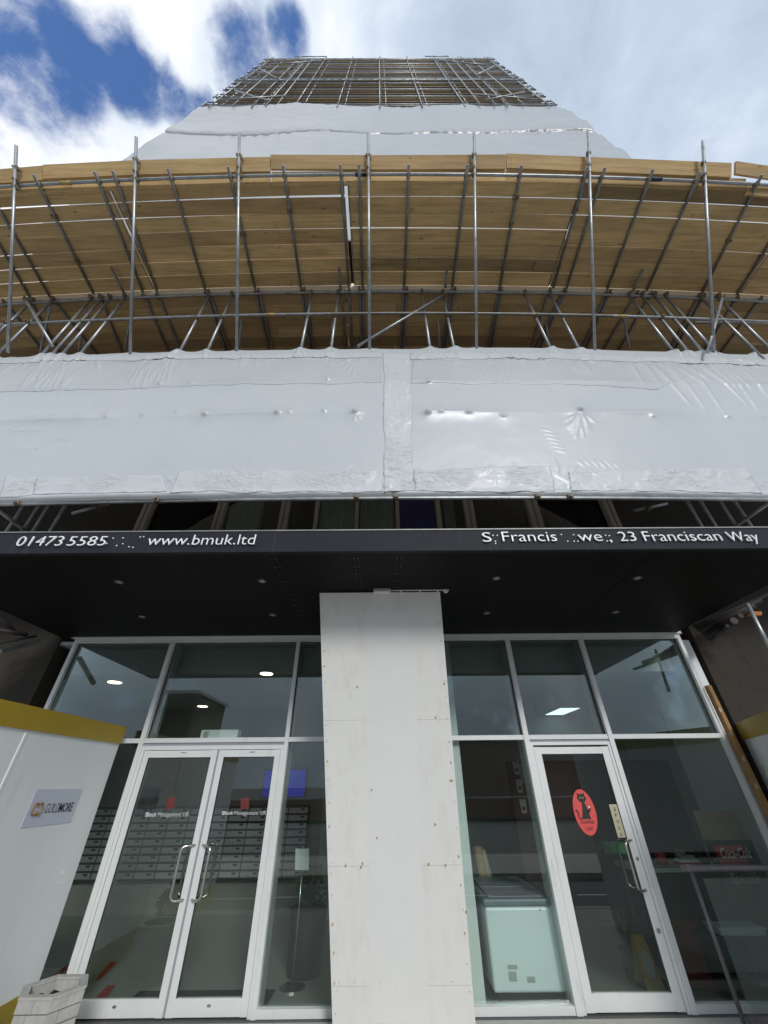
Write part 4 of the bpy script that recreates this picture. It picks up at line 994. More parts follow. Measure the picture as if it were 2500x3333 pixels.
# ------------------------------------------------------------------ scaffold
TR = .0242
HB = EYE+8.00                      # underside of the fan boards
def bend(x): return .0037*x*x
YSC = 3.57
def clamp_mesh():
    m = MB(); m.tube((-.03,0,0), (.03,0,0), .034, 10); m.tube((0,0,-.035), (0,0,.03), .030, 8); m.box(-.014,.014,-.055,-.028,-.012,.012); m.box(-.03,-.018,.028,.06,-.01,.01); m.tube((-.024,.05,0),(.03,.058,0),.008,6)
    t0 = m.build('clamp', M_clamp, None, (0,0,0)); me = t0.data; bpy.data.objects.remove(t0); return me
CM = clamp_mesh()
def clamp(p, d, parent, spin=0.0):
    d = Vector(d).normalized(); q = d.to_track_quat('X', 'Z'); M_ = Matrix.Translation(Vector(p)) @ q.to_matrix().to_4x4() @ Matrix.Rotation(spin, 4, 'X')
    return shared('clamp', CM, M_, parent)
def pole(parent, a, b_, name='pole', m_=None, r=TR): return MB().tube(a, b_, r, 10).build(name, m_ or M_tube, parent)

fan = thing('protection_fan', (0, 2.7, HB), 'timber boarded protection fan on steel tubes jutting out over the white sheeting', 'scaffold fan')
LASTB = [None]
# boards
def board(parent, xa, xb, y, wid, z, m_=M_wood, ya=0.0, yb_=0.0, th=.038, name='board', n=6, g0=0.0, g1=0.0):
    m = MB(); vs = []
    for i in range(n+1):
        x = xa+(xb-xa)*i/n; o_ = bend(x)+ya+(yb_-ya)*i/n; w2 = wid-(g0+(g1-g0)*i/n)
        for (yy_, zz_) in ((y, z), (y+w2, z), (y+w2, z+th), (y, z+th)): vs.append((x, yy_+o_, zz_))
    fs = []
    for i in range(n):
        for k in range(4): fs.append((i*4+k, i*4+(k+1) % 4, (i+1)*4+(k+1) % 4, (i+1)*4+k))
    fs += [(0,1,2,3), (n*4+3, n*4+2, n*4+1, n*4)]
    m.add(vs, fs); cx = (xa+xb)/2
    o = m.build(name, m_, parent, (cx, y, z)); LASTB[0] = o
    return o
def rel_parent_fix(): pass
rowY = [1.932, 2.144, 2.368, 2.59, 2.824, 3.054, 3.288, 3.524]
seg = [(-10.2, -8.35), (-8.33, -4.47), (-4.445, -.588), (-.540, 3.33), (3.345, 7.2), (7.22, 10.2)]
# clear gap behind each board row, per length of deck, at its left and right end (the sky shows through)
GAP = [[(.05,.02),(.045,.013),(.012,.036),(.012,.018),(.014,.016),(.02,.02)],
       [(.01,.01),(.002,.022),(.020,.002),(.002,.012),(.018,.018),(.02,.02)],
       [(.01,.01),(.003,.002),(.010,.014),(.024,.018),(.002,.003),(.0,.0)],
       [(.02,.02),(.017,.016),(.009,.016),(.012,.009),(.011,.013),(.01,.01)],
       [(.02,.02),(.018,.011),(.018,.014),(.014,.017),(.009,.006),(.01,.01)],
       [(.02,.02),(.017,.016),(.014,.022),(.015,.017),(.013,.009),(.01,.01)],
       [(.0,.0)]*6]
for r_ in range(7):
    for s_, (xa, xb) in enumerate(seg):
        y0 = rowY[r_]; wd = rowY[r_+1]-rowY[r_]; g0, g1 = GAP[r_][s_]
        board(fan, xa+random.uniform(-.003,.008), xb+random.uniform(-.006,.004), y0, wd, HB+random.uniform(0,.002), M_wood if random.random() > .06 else M_wood2, 0, 0, .032, 'board', 8, g0, g1)
        ob_ = LASTB[0]
        for e_ in (xa+.012, xb-.034): MB().box(e_, e_+.022, y0+bend(e_)+.004, y0+bend(e_)+wd-max(g0,g1)-.006, HB-.0025, HB-.0002).build('end_band', M_tube_d, ob_)
# front ledger tube with gentle sag of its jointed lengths
ZL = HB-.0+.026
def led(parent, y, z, xa, xb, m_=M_tube, n=10, name='ledger'):
    pts = [(xa+(xb-xa)*i/n, y+bend(xa+(xb-xa)*i/n), z) for i in range(n+1)]
    return MB().path(pts, TR, 10).build(name, m_, parent)
yl = (ZL-EYE)/4.325
led(fan, yl, ZL, -8.3, -3.9); led(fan, yl, ZL, -3.9, 1.0); led(fan, yl, ZL, 1.0, 8.0)
def yl_at(x): return yl+bend(x)
# joists under the boards
J = [((0,490),(290,990),0),((0,700),(180,1010),0),((210,290),(555,975),0),((575,275),(860,980),0),((683,270),(945,980),0),((1015,258),(1235,975),0),((1372,243),(1535,980),0),
     ((225,230),(335,975),800),((568,212),(620,960),800),((680,212),(702,975),800),((978,215),(950,975),800),((1330,225),(1235,975),800),((1655,220),(1520,975),800),
     ((575,235),(365,970),1600),((680,235),(445,970),1600),((968,245),(690,970),1600),((1250,262),(930,970),1600),((1612,295),(1265,980),1600),((1659,700),(1480,980),1600)]
def cr(p, off): return (off+p[0]/1.8433, 420+p[1]/1.8433)
jx = []
for a, b_, off in J:
    pa = WZ(*cr(a, off), HB-TR); pb_ = WZ(*cr(b_, off), HB-TR)
    d = (pb_-pa)/(pb_.y-pa.y)
    y0 = min(pa.y, 1.72+bend(pa.x)); p0 = pa + d*(y0-pa.y); p1 = pa + d*(3.56+bend(pb_.x)-pa.y)
    p0.z = p1.z = HB-TR-.002
    pole(fan, p0, p1, 'joist', M_tube_d); jx.append((p0, p1))
    q = p0.lerp(p1, (yl_at(p0.x)-p0.y)/(p1.y-p0.y)); clamp((q.x, q.y, q.z+.02), (1,0,0), fan, random.uniform(-.4,.4))
for k, t_ in ((7,.32),(12,.22),(12,.42),(13,.3),(17,.5),(18,.62),(6,.75),(6,.5),(2,.3),(2,.66)):
    if k < len(jx): clamp(jx[k][0].lerp(jx[k][1], t_), jx[k][1]-jx[k][0], fan, random.uniform(0,3))
# raking uprights at the front
nP = np.array([0, 1, .777]); dP = 3.56 + .777*(5.75+EYE)
def RP(px, py, off=0.0):
    x_ = hit(px, py, nP, dP+off).x
    return hit(px, py, nP, dP+off+.85*bend(x_))
P = [((48,1340),(98,100),0),((782,1350),(818,50),0),((1420,1330),(1436,25),0),((743,1320),(735,25),800),((1385,1345),(1370,22),800),((620,1350),(580,10),1600),((1335,1335),(1268,70),1600)]
rks = []
for a, b_, off in P:
    p0 = RP(*cr(a, off)); p1 = RP(*cr(b_, off)); pole(fan, p0, p1, 'raking_pole'); rks.append((p0, p1))
    for y_ in (0, 1, 2):
        x_, yp = cr(b_, off); xa_, ya_ = cr(a, off)
        yt = [None]; 
    # clamps: at ledger and at the two toe boards
    n_ = (p1-p0).normalized()
    tl = 1-(.29 if off else .30)
    for (yy_, sp) in ((567,0),(545,.3),(505,-.2)):
        yy2 = yy_ + (cr(b_,off)[1]-432)*.95
        t_ = (yy2-cr(a,off)[1])/(cr(b_,off)[1]-cr(a,off)[1])
        xx_ = cr(a,off)[0]+(cr(b_,off)[0]-cr(a,off)[0])*t_
        clamp(RP(xx_, yy2)+Vector((0,.01,.01)), n_, fan, sp+1.0)
# toe boards along the raking uprights
down = Vector((0, .777, -1)).normalized(); nrm = Vector((0, 1, .777)).normalized()
def toe(pts, wid, start, m_=M_wood, lift=.0):
    T_ = [RP(x, y, .10+lift*1.266) + down*start for x, y in pts]
    m = MB(); vs = []
    for p in T_:
        for q in (p, p+down*wid, p+down*wid+nrm*.038, p+nrm*.038): vs.append(q)
    n = len(T_)-1; fs = [(i*4+k, i*4+(k+1) % 4, (i+1)*4+(k+1) % 4, (i+1)*4+k) for i in range(n) for k in range(4)] + [(0,1,2,3), (n*4+3,n*4+2,n*4+1,n*4)]
    m.add(vs, fs); c = sum(T_, Vector())/len(T_)
    return m.build('toe_board', m_, fan, c)
A1 = [(-60,556),(0,550),(136,539)]; A2 = [(138,536),(441,521),(878,510)]; A3 = [(880,503),(1250,505),(1646,502.6)]; A4 = [(1649,499),(1921,511),(2382,530)]; A5 = [(2396,524),(2560,548)]
toe(A1, .222, 0); toe(A2, .225, 0); toe(A3, .222, 0); toe(A4, .225, 0); toe(A5, .2, 0)
toe([(-60,556),(0,550),(136,539),(441,521),(878,510)], .205, .232, M_wood, .03); toe([(883,510),(1250,506),(1646,505)], .205, .240, M_wood, .03)
toe([(1649,505),(1921,513),(2270,527)], .20, .232, M_wood, .03); toe([(2273,527),(2430,534)], .19, .235, M_wood, .03); toe([(2432,541),(2560,558)], .19, .25, M_wood, .03)
# sleeves and tapes on the ledger
for x, m_, w_ in ((1175, M_navy, .09), (2139, M_navy, .10), (210, M_tape, .09)):
    yq = 567 if x == 1175 else (573 if x == 2139 else 590)
    p = WZ(x, yq, ZL); m = MB().tube((p.x-w_, yl_at(p.x), ZL), (p.x+w_, yl_at(p.x), ZL), TR+.006, 12); m.build('joint_sleeve', m_, fan)

# lower deck scaffold
dk = thing('working_scaffold', (0, 4.2, 7), 'steel tube scaffold with a boarded deck and many uprights behind the white sheeting', 'scaffold')
HD = EYE+7.85; ys = YSC
for r_ in range(6):
    for s_, (xa, xb) in enumerate([(-10.6,-6.1),(-6.09,-2.2),(-2.19,.30),(.31,4.2),(4.21,8.1),(8.11,10.6)] if r_ % 2 else [(-10.6,-8.5),(-8.49,-4.6),(-4.59,-.72),(-.70,3.2),(3.21,7.1),(7.11,10.6)]):
        wd = .2295; g = random.choice([.002,.004,.003,.008]) if r_ < 2 else .002
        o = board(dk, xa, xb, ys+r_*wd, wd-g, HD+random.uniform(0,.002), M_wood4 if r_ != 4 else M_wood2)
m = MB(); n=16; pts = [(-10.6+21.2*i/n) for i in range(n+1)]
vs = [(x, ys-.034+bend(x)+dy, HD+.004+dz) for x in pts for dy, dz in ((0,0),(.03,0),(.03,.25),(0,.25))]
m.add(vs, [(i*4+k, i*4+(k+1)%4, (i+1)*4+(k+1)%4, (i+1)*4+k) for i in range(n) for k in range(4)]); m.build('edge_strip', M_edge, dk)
zl2 = HD-.048-TR
led(dk, ys-.02, zl2, -9.2, -2.0); led(dk, ys-.02, zl2, -2.0, 2.9); led(dk, ys-.02, zl2, 2.9, 9.2)
led(dk, ys+1.22, zl2-.02, -9.2, 9.2)
zm = EYE+1.925*3.58
led(dk, ys-.055, zm, -9.2, -.9, M_tube); led(dk, ys-.055, zm, -.9, 4.2, M_tube_d); led(dk, ys-.055, zm, 4.2, 9.2, M_tube)
p = WY(2278, 1024, 3.6); pole(dk, (p.x, 3.75, p.z), (p.x+3, 3.75, p.z), 'guard_rail')
# transoms under the lower deck
TRN = [((300,1000),(420,1150),0),((600,1000),(720,1310),0),((860,990),(1000,1310),0),((940,980),(1075,1300),0),((1235,980),(1345,1300),0),((1255,980),(1370,1300),0),((1535,980),(1605,1300),0),((1555,980),(1632,1300),0),((60,1080),(230,1300),0),((170,1010),(330,1300),0),
       ((335,965),(385,1305),800),((352,960),(402,1300),800),((568,960),(600,1310),800),((620,960),(640,1310),800),((682,950),(697,1310),800),((703,950),(715,1310),800),((948,960),(930,1310),800),((967,950),(945,1310),800),((1240,950),(1180,1310),800),((1257,950),(1200,1310),800),((1520,960),(1455,1310),800),((1537,950),(1475,1310),800),
       ((350,960),(240,1300),1600),((435,965),(270,1300),1600),((445,965),(300,1300),1600),((695,965),(555,1290),1600),((715,965),(580,1290),1600),((870,985),(680,1310),1600),((960,980),(780,1300),1600),((1250,990),(1090,1290),1600),((1280,990),(1120,1290),1600),((1480,1000),(1290,1310),1600),((1640,980),(1400,1310),1600)]
for a, b_, off in TRN:
    zt_ = HD-TR-.001; pa = WZ(*cr(a, off), zt_); pb_ = WZ(*cr(b_, off), zt_); d = (pb_-pa)/(pb_.y-pa.y)
    yb0 = ys-.10+bend(pa.x)
    p0 = pa+d*(yb0-pa.y); p1 = pa+d*(ys+1.36+bend(pa.x)-pa.y); pole(dk, p0, p1, 'transom', M_tube_d)
    clamp((p0.x+d.x*.08, yb0+.08, zl2+.02), (1,0,0), dk, random.uniform(-.4,.4))
for a, b_, off in (((665,828),(745,985),0), ((560,835),(570,960),800), ((1207,832),(1195,980),800), ((908,840),(850,970),1600)):
    zt_ = HB-TR-.06; pa = WZ(*cr(a, off), zt_); pb_ = WZ(*cr(b_, off), zt_); pole(dk, pa, pb_+(pb_-pa).normalized()*.3, 'transom', M_tube_d)
# uprights rising from the top of the sheeting
VT = [((0,1215),(250,975),0),((50,1290),(370,975),0),((310,1290),(560,1000),0),((350,1310),(640,990),0),((410,1310),(695,985),0),((510,1315),(775,990),0),((1095,1305),(1280,955),0),((1255,1310),(1410,960),0),
      ((335,1305),(405,950),800),((515,1300),(560,960),800),((1105,1305),(1045,945),800),((1248,1305),(1170,945),800),
      ((350,1305),(170,945),1600),((512,1300),(335,955),1600),((1070,1310),(790,955),1600),((1160,1315),(875,965),1600),((1245,1315),(955,975),1600),((1325,1320),(1010,960),1600),((1570,1320),(1200,960),1600),((1659,1310),(1380,1020),1600)]
feet = []
for a, b_, off in VT:
    p0 = WY(*cr(a, off), YSC+.01); p0.y += 0; X = p0.x; y_ = YSC+.012+bend(X)*.6
    p0 = WY(*cr(a, off), y_); p1 = WY(*cr(b_, off), y_)
    X1 = p0.x+(p1.x-p0.x)*.5
    pole(dk, (p0.x, y_, p0.z-.3), (X1, y_, HD+.0-.01), 'upright'); feet.append(p0)
    clamp((X1, y_-.03, zl2), (1,0,0), dk, random.uniform(-.3,.3)); 
    if random.random() < .4: clamp(((p0.x+X1)/2, y_-.03, zm), (1,0,0), dk, .2)
# thin inner rakers and braces
for a, b_, off in (((245,1335),(305,1050),0),((475,1330),(525,1000),0),((750,1325),(805,1000),0),((1435,1330),(1460,950),0),((520,1318),(515,945),800),((1165,1318),(1140,940),800),((345,1300),(300,945),1600),((825,1320),(765,950),1600)):
    p0 = WY(*cr(a, off), 4.55); p1 = WY(*cr(b_, off), 3.70); pole(dk, p0, p1, 'raking_pole'); 
for a, b_, off, y0_, y1_ in (((315,1300),(150,1020),0,3.55,3.50),((670,1305),(1190,995),800,3.54,3.50),((1295,1340),(1385,1010),1600,3.48,3.46)):
    p0 = WY(*cr(a, off), y0_); p1 = WY(*cr(b_, off), y1_); pole(dk, p0, p1, 'brace'); clamp(p1, p1-p0, dk, .5)
for x, y in ((1090,1233),(225,1150)):
    pass
p = WY(887, 1031, ys-.055); m = MB().tube((p.x-.12, ys-.055+bend(p.x), zm), (p.x+.03, ys-.055+bend(p.x), zm), TR+.004, 12); m.build('hazard_tape', M_tape, dk)
p = WY(2045, 1035, ys-.055); m = MB().tube((p.x-.07, ys-.055+bend(p.x), zm), (p.x+.07, ys-.055+bend(p.x), zm), TR+.004, 12); m.build('hazard_tape', M_tape, dk)
# bottom rail of the sheeting, and uprights seen below it
zb2 = WY(1250, 1617, YSC-.03).z
led(dk, YSC-.0, zb2, -7, 7, M_tube)
for x in (52, 513, 1160, 1288, 1750, 1857):
    p = WY(x, 1612, YSC-.03); clamp((p.x, YSC+bend(p.x)-.02, zb2), (1,0,0), dk, random.choice([0,.3])); 
for (a, b_) in (((95,1630),(20,1725)),((135,1640),(70,1730)),((165,1640),(105,1730)),((215,1640),(165,1730)),((2235,1625),(2285,1722)),((2280,1625),(2330,1722)),((2340,1625),(2400,1722)),((2385,1625),(2450,1722))):
    p0 = WY(*a, 4.6); p1 = WY(*b_, 4.6); X = (p0.x+p1.x)/2
    pole(dk, (X, 4.6, p1.z-.4), (X, 4.6, 7.4), 'upright')
pole(dk, WY(2500,1640,4.5), WY(2380,1722,4.5), 'brace', M_tube_d); pole(dk, WY(0,1665,4.5), WY(75,1722,4.5), 'brace', M_tube_d)
pole(dk, WY(235,1672,4.9), WY(355,1640,4.9), 'brace', M_tube); pole(dk, WY(2065,1662,4.9), WY(2170,1640,4.9), 'brace', M_tube)
clamp(WY(320,1655,4.85), (1,0,.3), dk); clamp(WY(2110,1655,4.85), (1,0,.3), dk)

# ------------------------------------------------------------------ lower sheeting
def fbm(x, y, seed, oct=5, s=1.0, lac=2.0, gain=.5):
    r = np.random.RandomState(seed); out = 0; a = 1
    for o in range(oct):
        for k in range(5):
            th = r.uniform(0, 2*np.pi); f = s*(lac**o)*r.uniform(.7, 1.4); ph = r.uniform(0, 6.28)
            out = out + a*np.sin((np.cos(th)*x+np.sin(th)*y)*f*2*np.pi + ph + 1.3*np.sin((np.sin(th)*x-np.cos(th)*y)*f*3.1+ph*2))
        a *= gain
    return out/5
def grid(name, m_, parent, X, Z, Yf, closed=.004):
    nx, nz = len(X), len(Z); XX, ZZ = np.meshgrid(X, Z); X2, Y2, Z2 = Yf(XX, ZZ)
    v = np.stack([X2, Y2, Z2], -1).reshape(-1, 3)
    idx = np.arange(nx*nz).reshape(nz, nx)
    f = np.stack([idx[:-1,:-1], idx[:-1,1:], idx[1:,1:], idx[1:,:-1]], -1).reshape(-1, 4)
    base = WL[parent]
    me = bpy.data.meshes.new(name); v = v - np.array(base)
    me.vertices.add(len(v)); me.vertices.foreach_set('co', v.astype('f').ravel())
    me.loops.add(len(f)*4); me.loops.foreach_set('vertex_index', f.ravel().astype('i'))
    me.polygons.add(len(f)); me.polygons.foreach_set('loop_start', (np.arange(len(f))*4).astype('i')); me.polygons.foreach_set('loop_total', np.full(len(f), 4, 'i'))
    me.polygons.foreach_set('use_smooth', np.ones(len(f), bool)); me.update(calc_edges=True); me.materials.append(m_)
    o = bpy.data.objects.new(name, me); col.objects.link(o); o.parent = parent; WL[o] = base.copy()
    s_ = o.modifiers.new('thickness', 'SOLIDIFY'); s_.thickness = closed; s_.offset = 0
    return o
zs1 = WY(1250, 1137, YSC).z; zs0 = zb2-.012
YSH = YSC-.045
pins = [(345,1352,.04),(466,1350,.035),(578,1346,.03),(672,1357,.06),(906,1356,.06),(945,1350,.03),(1057,1346,.045),(1155,1352,.09),(1390,1354,.07),(1433,1348,.03),(1523,1350,.04),(1637,1360,.04),(1884,1342,.10),(2123,1356,.03),
        (519,1246,.04),(621,1245,.04),(1067,1241,.045),(1396,1249,.04),(258,1352,.02),(2375,1350,.03)]
pinsW = [(WY(x, y, YSH).x, WY(x, y, YSH).z, a) for x, y, a in pins]
creases = []
def crease(x0, y0, x1, y1, a=.010, w_=.022):
    p = WY(x0, y0, YSH); q = WY(x1, y1, YSH); creases.append((p.x, p.z, q.x, q.z, a, w_))
cr_r = random.Random(3)
for k in range(10): crease(95+k*17+cr_r.uniform(-5,5), 1190+cr_r.uniform(0,15), 60+k*17+cr_r.uniform(-25,10), 1262+cr_r.uniform(-15,15), .014)
for k in range(7): crease(440+k*19+cr_r.uniform(-5,5), 1190+cr_r.uniform(-5,15), 420+k*19+cr_r.uniform(-15,8), 1250+cr_r.uniform(-15,12), .012)
for k in range(9): crease(1555+k*16+cr_r.uniform(-5,5), 1185+cr_r.uniform(-5,15), 1575+k*12+cr_r.uniform(-9,15), 1258+cr_r.uniform(-22,8), .012)
for k in range(7): crease(1850+k*9, 1180+cr_r.uniform(-5,8), 1870+k*9+cr_r.uniform(0,15), 1215+cr_r.uniform(-8,8), .010)
for k in range(9): crease(2050+k*42+cr_r.uniform(-12,12), 1178+cr_r.uniform(-5,10), 2110+k*44+cr_r.uniform(-12,12), 1245+cr_r.uniform(-20,25), .014, .028)
for k in range(6): crease(2140+k*60, 1190, 2260+k*60+cr_r.uniform(-15,15), 1345+cr_r.uniform(-35,15), .016, .032)
for k in range(11):
    th = R(-68+13.6*k); crease(1884+8*math.sin(th), 1350+8*math.cos(th), 1884+(52+cr_r.uniform(-9,9))*math.sin(th), 1352+(70+cr_r.uniform(-12,8))*math.cos(th), .015, .024)
for k in range(8):
    th = R(-180+45*k); crease(1155+6*math.sin(th), 1352+6*math.cos(th), 1155+26*math.sin(th), 1356+26*math.cos(th), .010, .018)
for k in range(6): crease(1760+k*9, 1400+k*13, 1800+k*9, 1408+k*13, .007, .016)
for k in range(7): crease(1880+k*22, 1500+cr_r.uniform(-5,5), 1905+k*24, 1518+cr_r.uniform(-5,5), .006, .018)
for k in range(9): crease(15+k*11, 1460+cr_r.uniform(-7,4), 30+k*11+cr_r.uniform(0,9), 1440+cr_r.uniform(-4,7), .008, .016)
for k in range(8):
    th = R(-70+20*k); crease(1160+10*math.sin(th), 1165+10*math.cos(th), 1160+60*math.sin(th), 1165+60*math.cos(th), .012, .024)
for k in range(22):
    x = cr_r.uniform(0, 2500); crease(x, cr_r.uniform(1145,1165), x+cr_r.uniform(-25,25), cr_r.uniform(1172,1200), .010, .022)
for (x, y) in [(420,1345),(330,1320),(140,1360),(90,1400),(40,1395),(180,1430)]:
    for k in range(5): crease(x-30+k*13, y+cr_r.uniform(-9,9), x-10+k*13, y-14+cr_r.uniform(-9,9), .009, .016)
for f_ in feet:
    for k in range(4):
        x0_, z0_ = f_.x+cr_r.uniform(-.03,.03), zs1-.02; a_ = cr_r.uniform(-.7,.7); L_ = cr_r.uniform(.12,.38)
        creases.append((x0_, z0_, x0_+math.sin(a_)*L_, z0_-math.cos(a_)*L_, .013, .022))
for k in range(150):
    cxx = cr_r.choice([-5.6,-4.9,-3.4,-2.0,-.6,.9,1.9,2.6,3.4,4.2,5.1,5.9])+cr_r.gauss(0,.22); L_ = cr_r.uniform(.08,.30); sl_ = cr_r.uniform(-.22,.22)+cxx*.04; z0_ = zs1-cr_r.uniform(.12,.34)
    creases.append((cxx, z0_, cxx+sl_*L_, z0_-L_, cr_r.uniform(.004,.012), cr_r.uniform(.016,.028)))
for k in range(130):
    cxx = cr_r.uniform(-5,5); z0_ = zs0+cr_r.uniform(.03,.42); L_ = cr_r.uniform(.05,.22); th = cr_r.choice([.5,2.4,1.57])+cr_r.uniform(-.5,.5)
    creases.append((cxx, z0_, cxx+math.sin(th)*L_, z0_+math.cos(th)*L_, cr_r.uniform(.004,.010), cr_r.uniform(.014,.024)))
fx = np.array([f_.x for f_ in feet] + [r0.x for r0, _ in rks])
zfeet = np.array([.075]*len(feet) + [.03]*len(rks))
def sheetY(X, Z):
    Y = YSH + bend(X)
    edge = np.clip((Z-zs0)/(zs1-zs0), 0, 1)
    Y = Y - .045*np.sin(np.pi*edge) + .022*fbm(X, Z, 11, 3, .22)
    for zr, a in ((WY(1250,1352,YSH).z, .035), (WY(1250,1248,YSH).z, .022)):
        Y = Y - a*np.exp(-np.abs(Z-zr)/.10)*(.55+.45*np.sin(X*2.3+zr))
    for px_, pz_, a in pinsW:
        r2 = (X-px_)**2 + (Z-pz_)**2
        Y = Y - a*.6*np.exp(-r2/.0011) - a*.22*np.exp(-r2/.02)
    for x0, z0, x1, z1, a, w_ in creases:
        dx, dz = x1-x0, z1-z0; L2 = dx*dx+dz*dz; msk = (X > min(x0,x1)-.12) & (X < max(x0,x1)+.12) & (Z > min(z0,z1)-.12) & (Z < max(z0,z1)+.12)
        if not msk.any(): continue
        Xm, Zm = X[msk], Z[msk]; t = np.clip(((Xm-x0)*dx+(Zm-z0)*dz)/L2, 0, 1); d2 = (Xm-x0-t*dx)**2+(Zm-z0-t*dz)**2
        Y[msk] -= a*np.exp(-d2/(w_*w_*.5))*np.sin(np.pi*np.clip(t, .04, .96))**.5
    Y = Y + .0012*fbm(X, Z, 5, 3, 2.2)
    return Y
def topz(X):
    z = zs1 + .02*fbm(X, X*0, 21, 3, .5) + 0*X
    for a, h in zip(fx, zfeet): z = z + h*np.exp(-((X-a)/.10)**2)
    return z
def sheet_surf(X, Z):
    t = (Z-zs0)/(zs1-zs0)
    zt_ = topz(X); zl_ = zs0 + .006*fbm(X, X*0, 31, 3, 1.5)
    wgt = np.clip((t-.90)/.10, 0, 1)**1.5; wl_ = np.clip((.08-t)/.08, 0, 1)
    Z2 = Z + wgt*(zt_-zs1) + wl_*(zl_-zs0)
    Y = sheetY(X, Z)
    Y = Y + np.clip((t-.985)/.015, 0, 1)*.05 + np.clip((.02-t)/.02, 0, 1)*.06
    Y = Y - np.exp(-((t-.014)/.012)**2)*.018
    return X, Y, Z2
lowsh = thing('scaffold_sheeting', (0, YSH, zs0), 'lower wide band of glossy white shrink-wrap sheeting directly above the black canopy', 'sheeting')
grid('sheet', M_sheet, lowsh, np.arange(-8.6, 8.61, .02), np.linspace(zs0, zs1, 165), sheet_surf)
def patch(pts, seed, amp=.006, name='tape_patch', lift=.004, m_=M_patch):
    """crumpled tape laid on the sheet; pts = photo quad TL,TR,BR,BL"""
    q = [WY(x, y, YSH-.02) for x, y in pts]; w_ = max(q[1].x-q[0].x, q[2].x-q[3].x); h_ = max(q[0].z-q[3].z, q[1].z-q[2].z)
    def f(U, V):
        X = (1-V)*((1-U)*q[3].x+U*q[2].x)+V*((1-U)*q[0].x+U*q[1].x); Z = (1-V)*((1-U)*q[3].z+U*q[2].z)+V*((1-U)*q[0].z+U*q[1].z)
        jit = .030*fbm(X, Z, seed+1, 4, 1.1)
        X = X + jit*(np.abs(U-.5)*2)**4; Z = Z + jit*1.2*(np.abs(V-.5)*2)**4
        _, Y, Z2 = sheet_surf(X, Z)
        c = np.abs(fbm(X, Z, seed, 4, 2.4, 2.1, .6)); msk = np.clip(fbm(X, Z, seed+9, 2, .6)+.35, 0, 1)
        return X, Y-lift-amp*2.2*c*msk, Z2
    grid(name, m_, lowsh, np.linspace(0, 1, max(6, int(w_/.02))), np.linspace(0, 1, max(6, int(h_/.02))), f, .002)
patch([(1248,1142),(1335,1146),(1345,1600),(1252,1602)], 40, .009)
patch([(110,1547),(525,1545),(540,1600),(90,1602)], 50, .006)
patch([(590,1530),(1246,1530),(1246,1600),(555,1602)], 60, .009)
patch([(1349,1528),(1795,1512),(1808,1596),(1349,1598)], 70, .006, 'tape_patch', .005)
patch([(1855,1530),(2440,1508),(2500,1590),(1862,1596)], 80, .010)
patch([(0,1535),(100,1548),(85,1604),(-20,1606)], 90, .010)
patch([(-60,1142),(1244,1146),(1244,1162),(-60,1160)], 100, .008)
patch([(1338,1146),(2560,1144),(2560,1166),(1338,1168)], 110, .008)

patch([(-60,1166),(1238,1168),(1238,1250),(-60,1262)], 121, .001, 'lapped_strip', .0012, M_sheet3)
patch([(1342,1170),(2330,1172),(2150,1258),(1342,1250)], 131, .001, 'lapped_strip', .0012, M_sheet3)
# ------------------------------------------------------------------ upper sheeting on the tower
ZU = [WY(1250, y, YSC).z for y in (352, 435)]
upsh = thing('scaffold_sheeting', (0, YSC, 12), 'upper white shrink-wrap sheeting wrapped round the tower above the timber fan', 'sheeting')
XE = 8.35
stdX = np.arange(-7.8, 8.0, 1.95)
def upsheet(X, Z):
    z0, zm_, z1 = 12.2, ZU[1], ZU[0]
    up = Z > zm_; t = np.where(up, (Z-zm_)/(z1-zm_), (Z-z0)/(zm_-z0)); bay = np.abs(np.sin((X+7.8)*np.pi/1.95))
    Y = YSC - .03 - .07*bay*np.sin(np.pi*np.clip(t,0,1))**.7
    Y = Y + .12*fbm(X, Z, 120, 2, .12) + .018*fbm(X*.6, Z*1.3, 123, 3, .35)
    dz = np.abs(Z-zm_); Y = Y + .05*np.exp(-dz/.12)
    for zc_, a_, sd in ((zm_-.45, .03, 130), (z1-.4, .016, 134), (zm_+.25, .010, 140)):
        Y = Y + a_*np.exp(-((Z-zc_)/.4)**2)*np.sin(X*14+4*fbm(X, Z, sd, 2, .3))*np.clip(1.6*fbm(X, X*0, sd+2, 2, .10)+.15, 0, 1)
    Y = Y - np.where(up, .03, 0)
    te = np.clip((Z-(z1-1.0))/1.0, 0, 1); lift = te*(.30*(1-bay)**2.2 - .12 + .10*fbm(X, X*0, 127, 3, .35))
    ts_ = np.exp(-((Z-zm_)/.25)**2); lift = lift + ts_*(.14*(1-bay)**2 + .07*fbm(X, X*0, 129, 3, .3))
    side = XE + .03*np.abs(fbm(Z, Z*0, 122, 3, .3)) + .14*(np.mod(Z, 2.0)/2.0)**2*(X > 0)
    return X/XE*side, Y, Z+lift
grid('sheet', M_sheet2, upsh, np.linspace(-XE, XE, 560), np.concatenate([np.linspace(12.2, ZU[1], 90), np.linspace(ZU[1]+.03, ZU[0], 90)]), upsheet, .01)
for sgn in (-1, 1):
    def fs_(Yg, Z, sgn=sgn):
        return sgn*(XE+.01+.03*np.abs(fbm(Z, Z*0, 122, 3, .3))+.14*(np.mod(Z, 2.0)/2.0)**2*(sgn > 0)+.05*fbm(Yg, Z, 9, 3, .5)), YSC+.02+Yg, Z+0*Yg
    grid('side_sheet', M_sheet2, upsh, np.linspace(0, 5.5, 40), np.linspace(12.2, ZU[0]-.1, 90), fs_, .01)
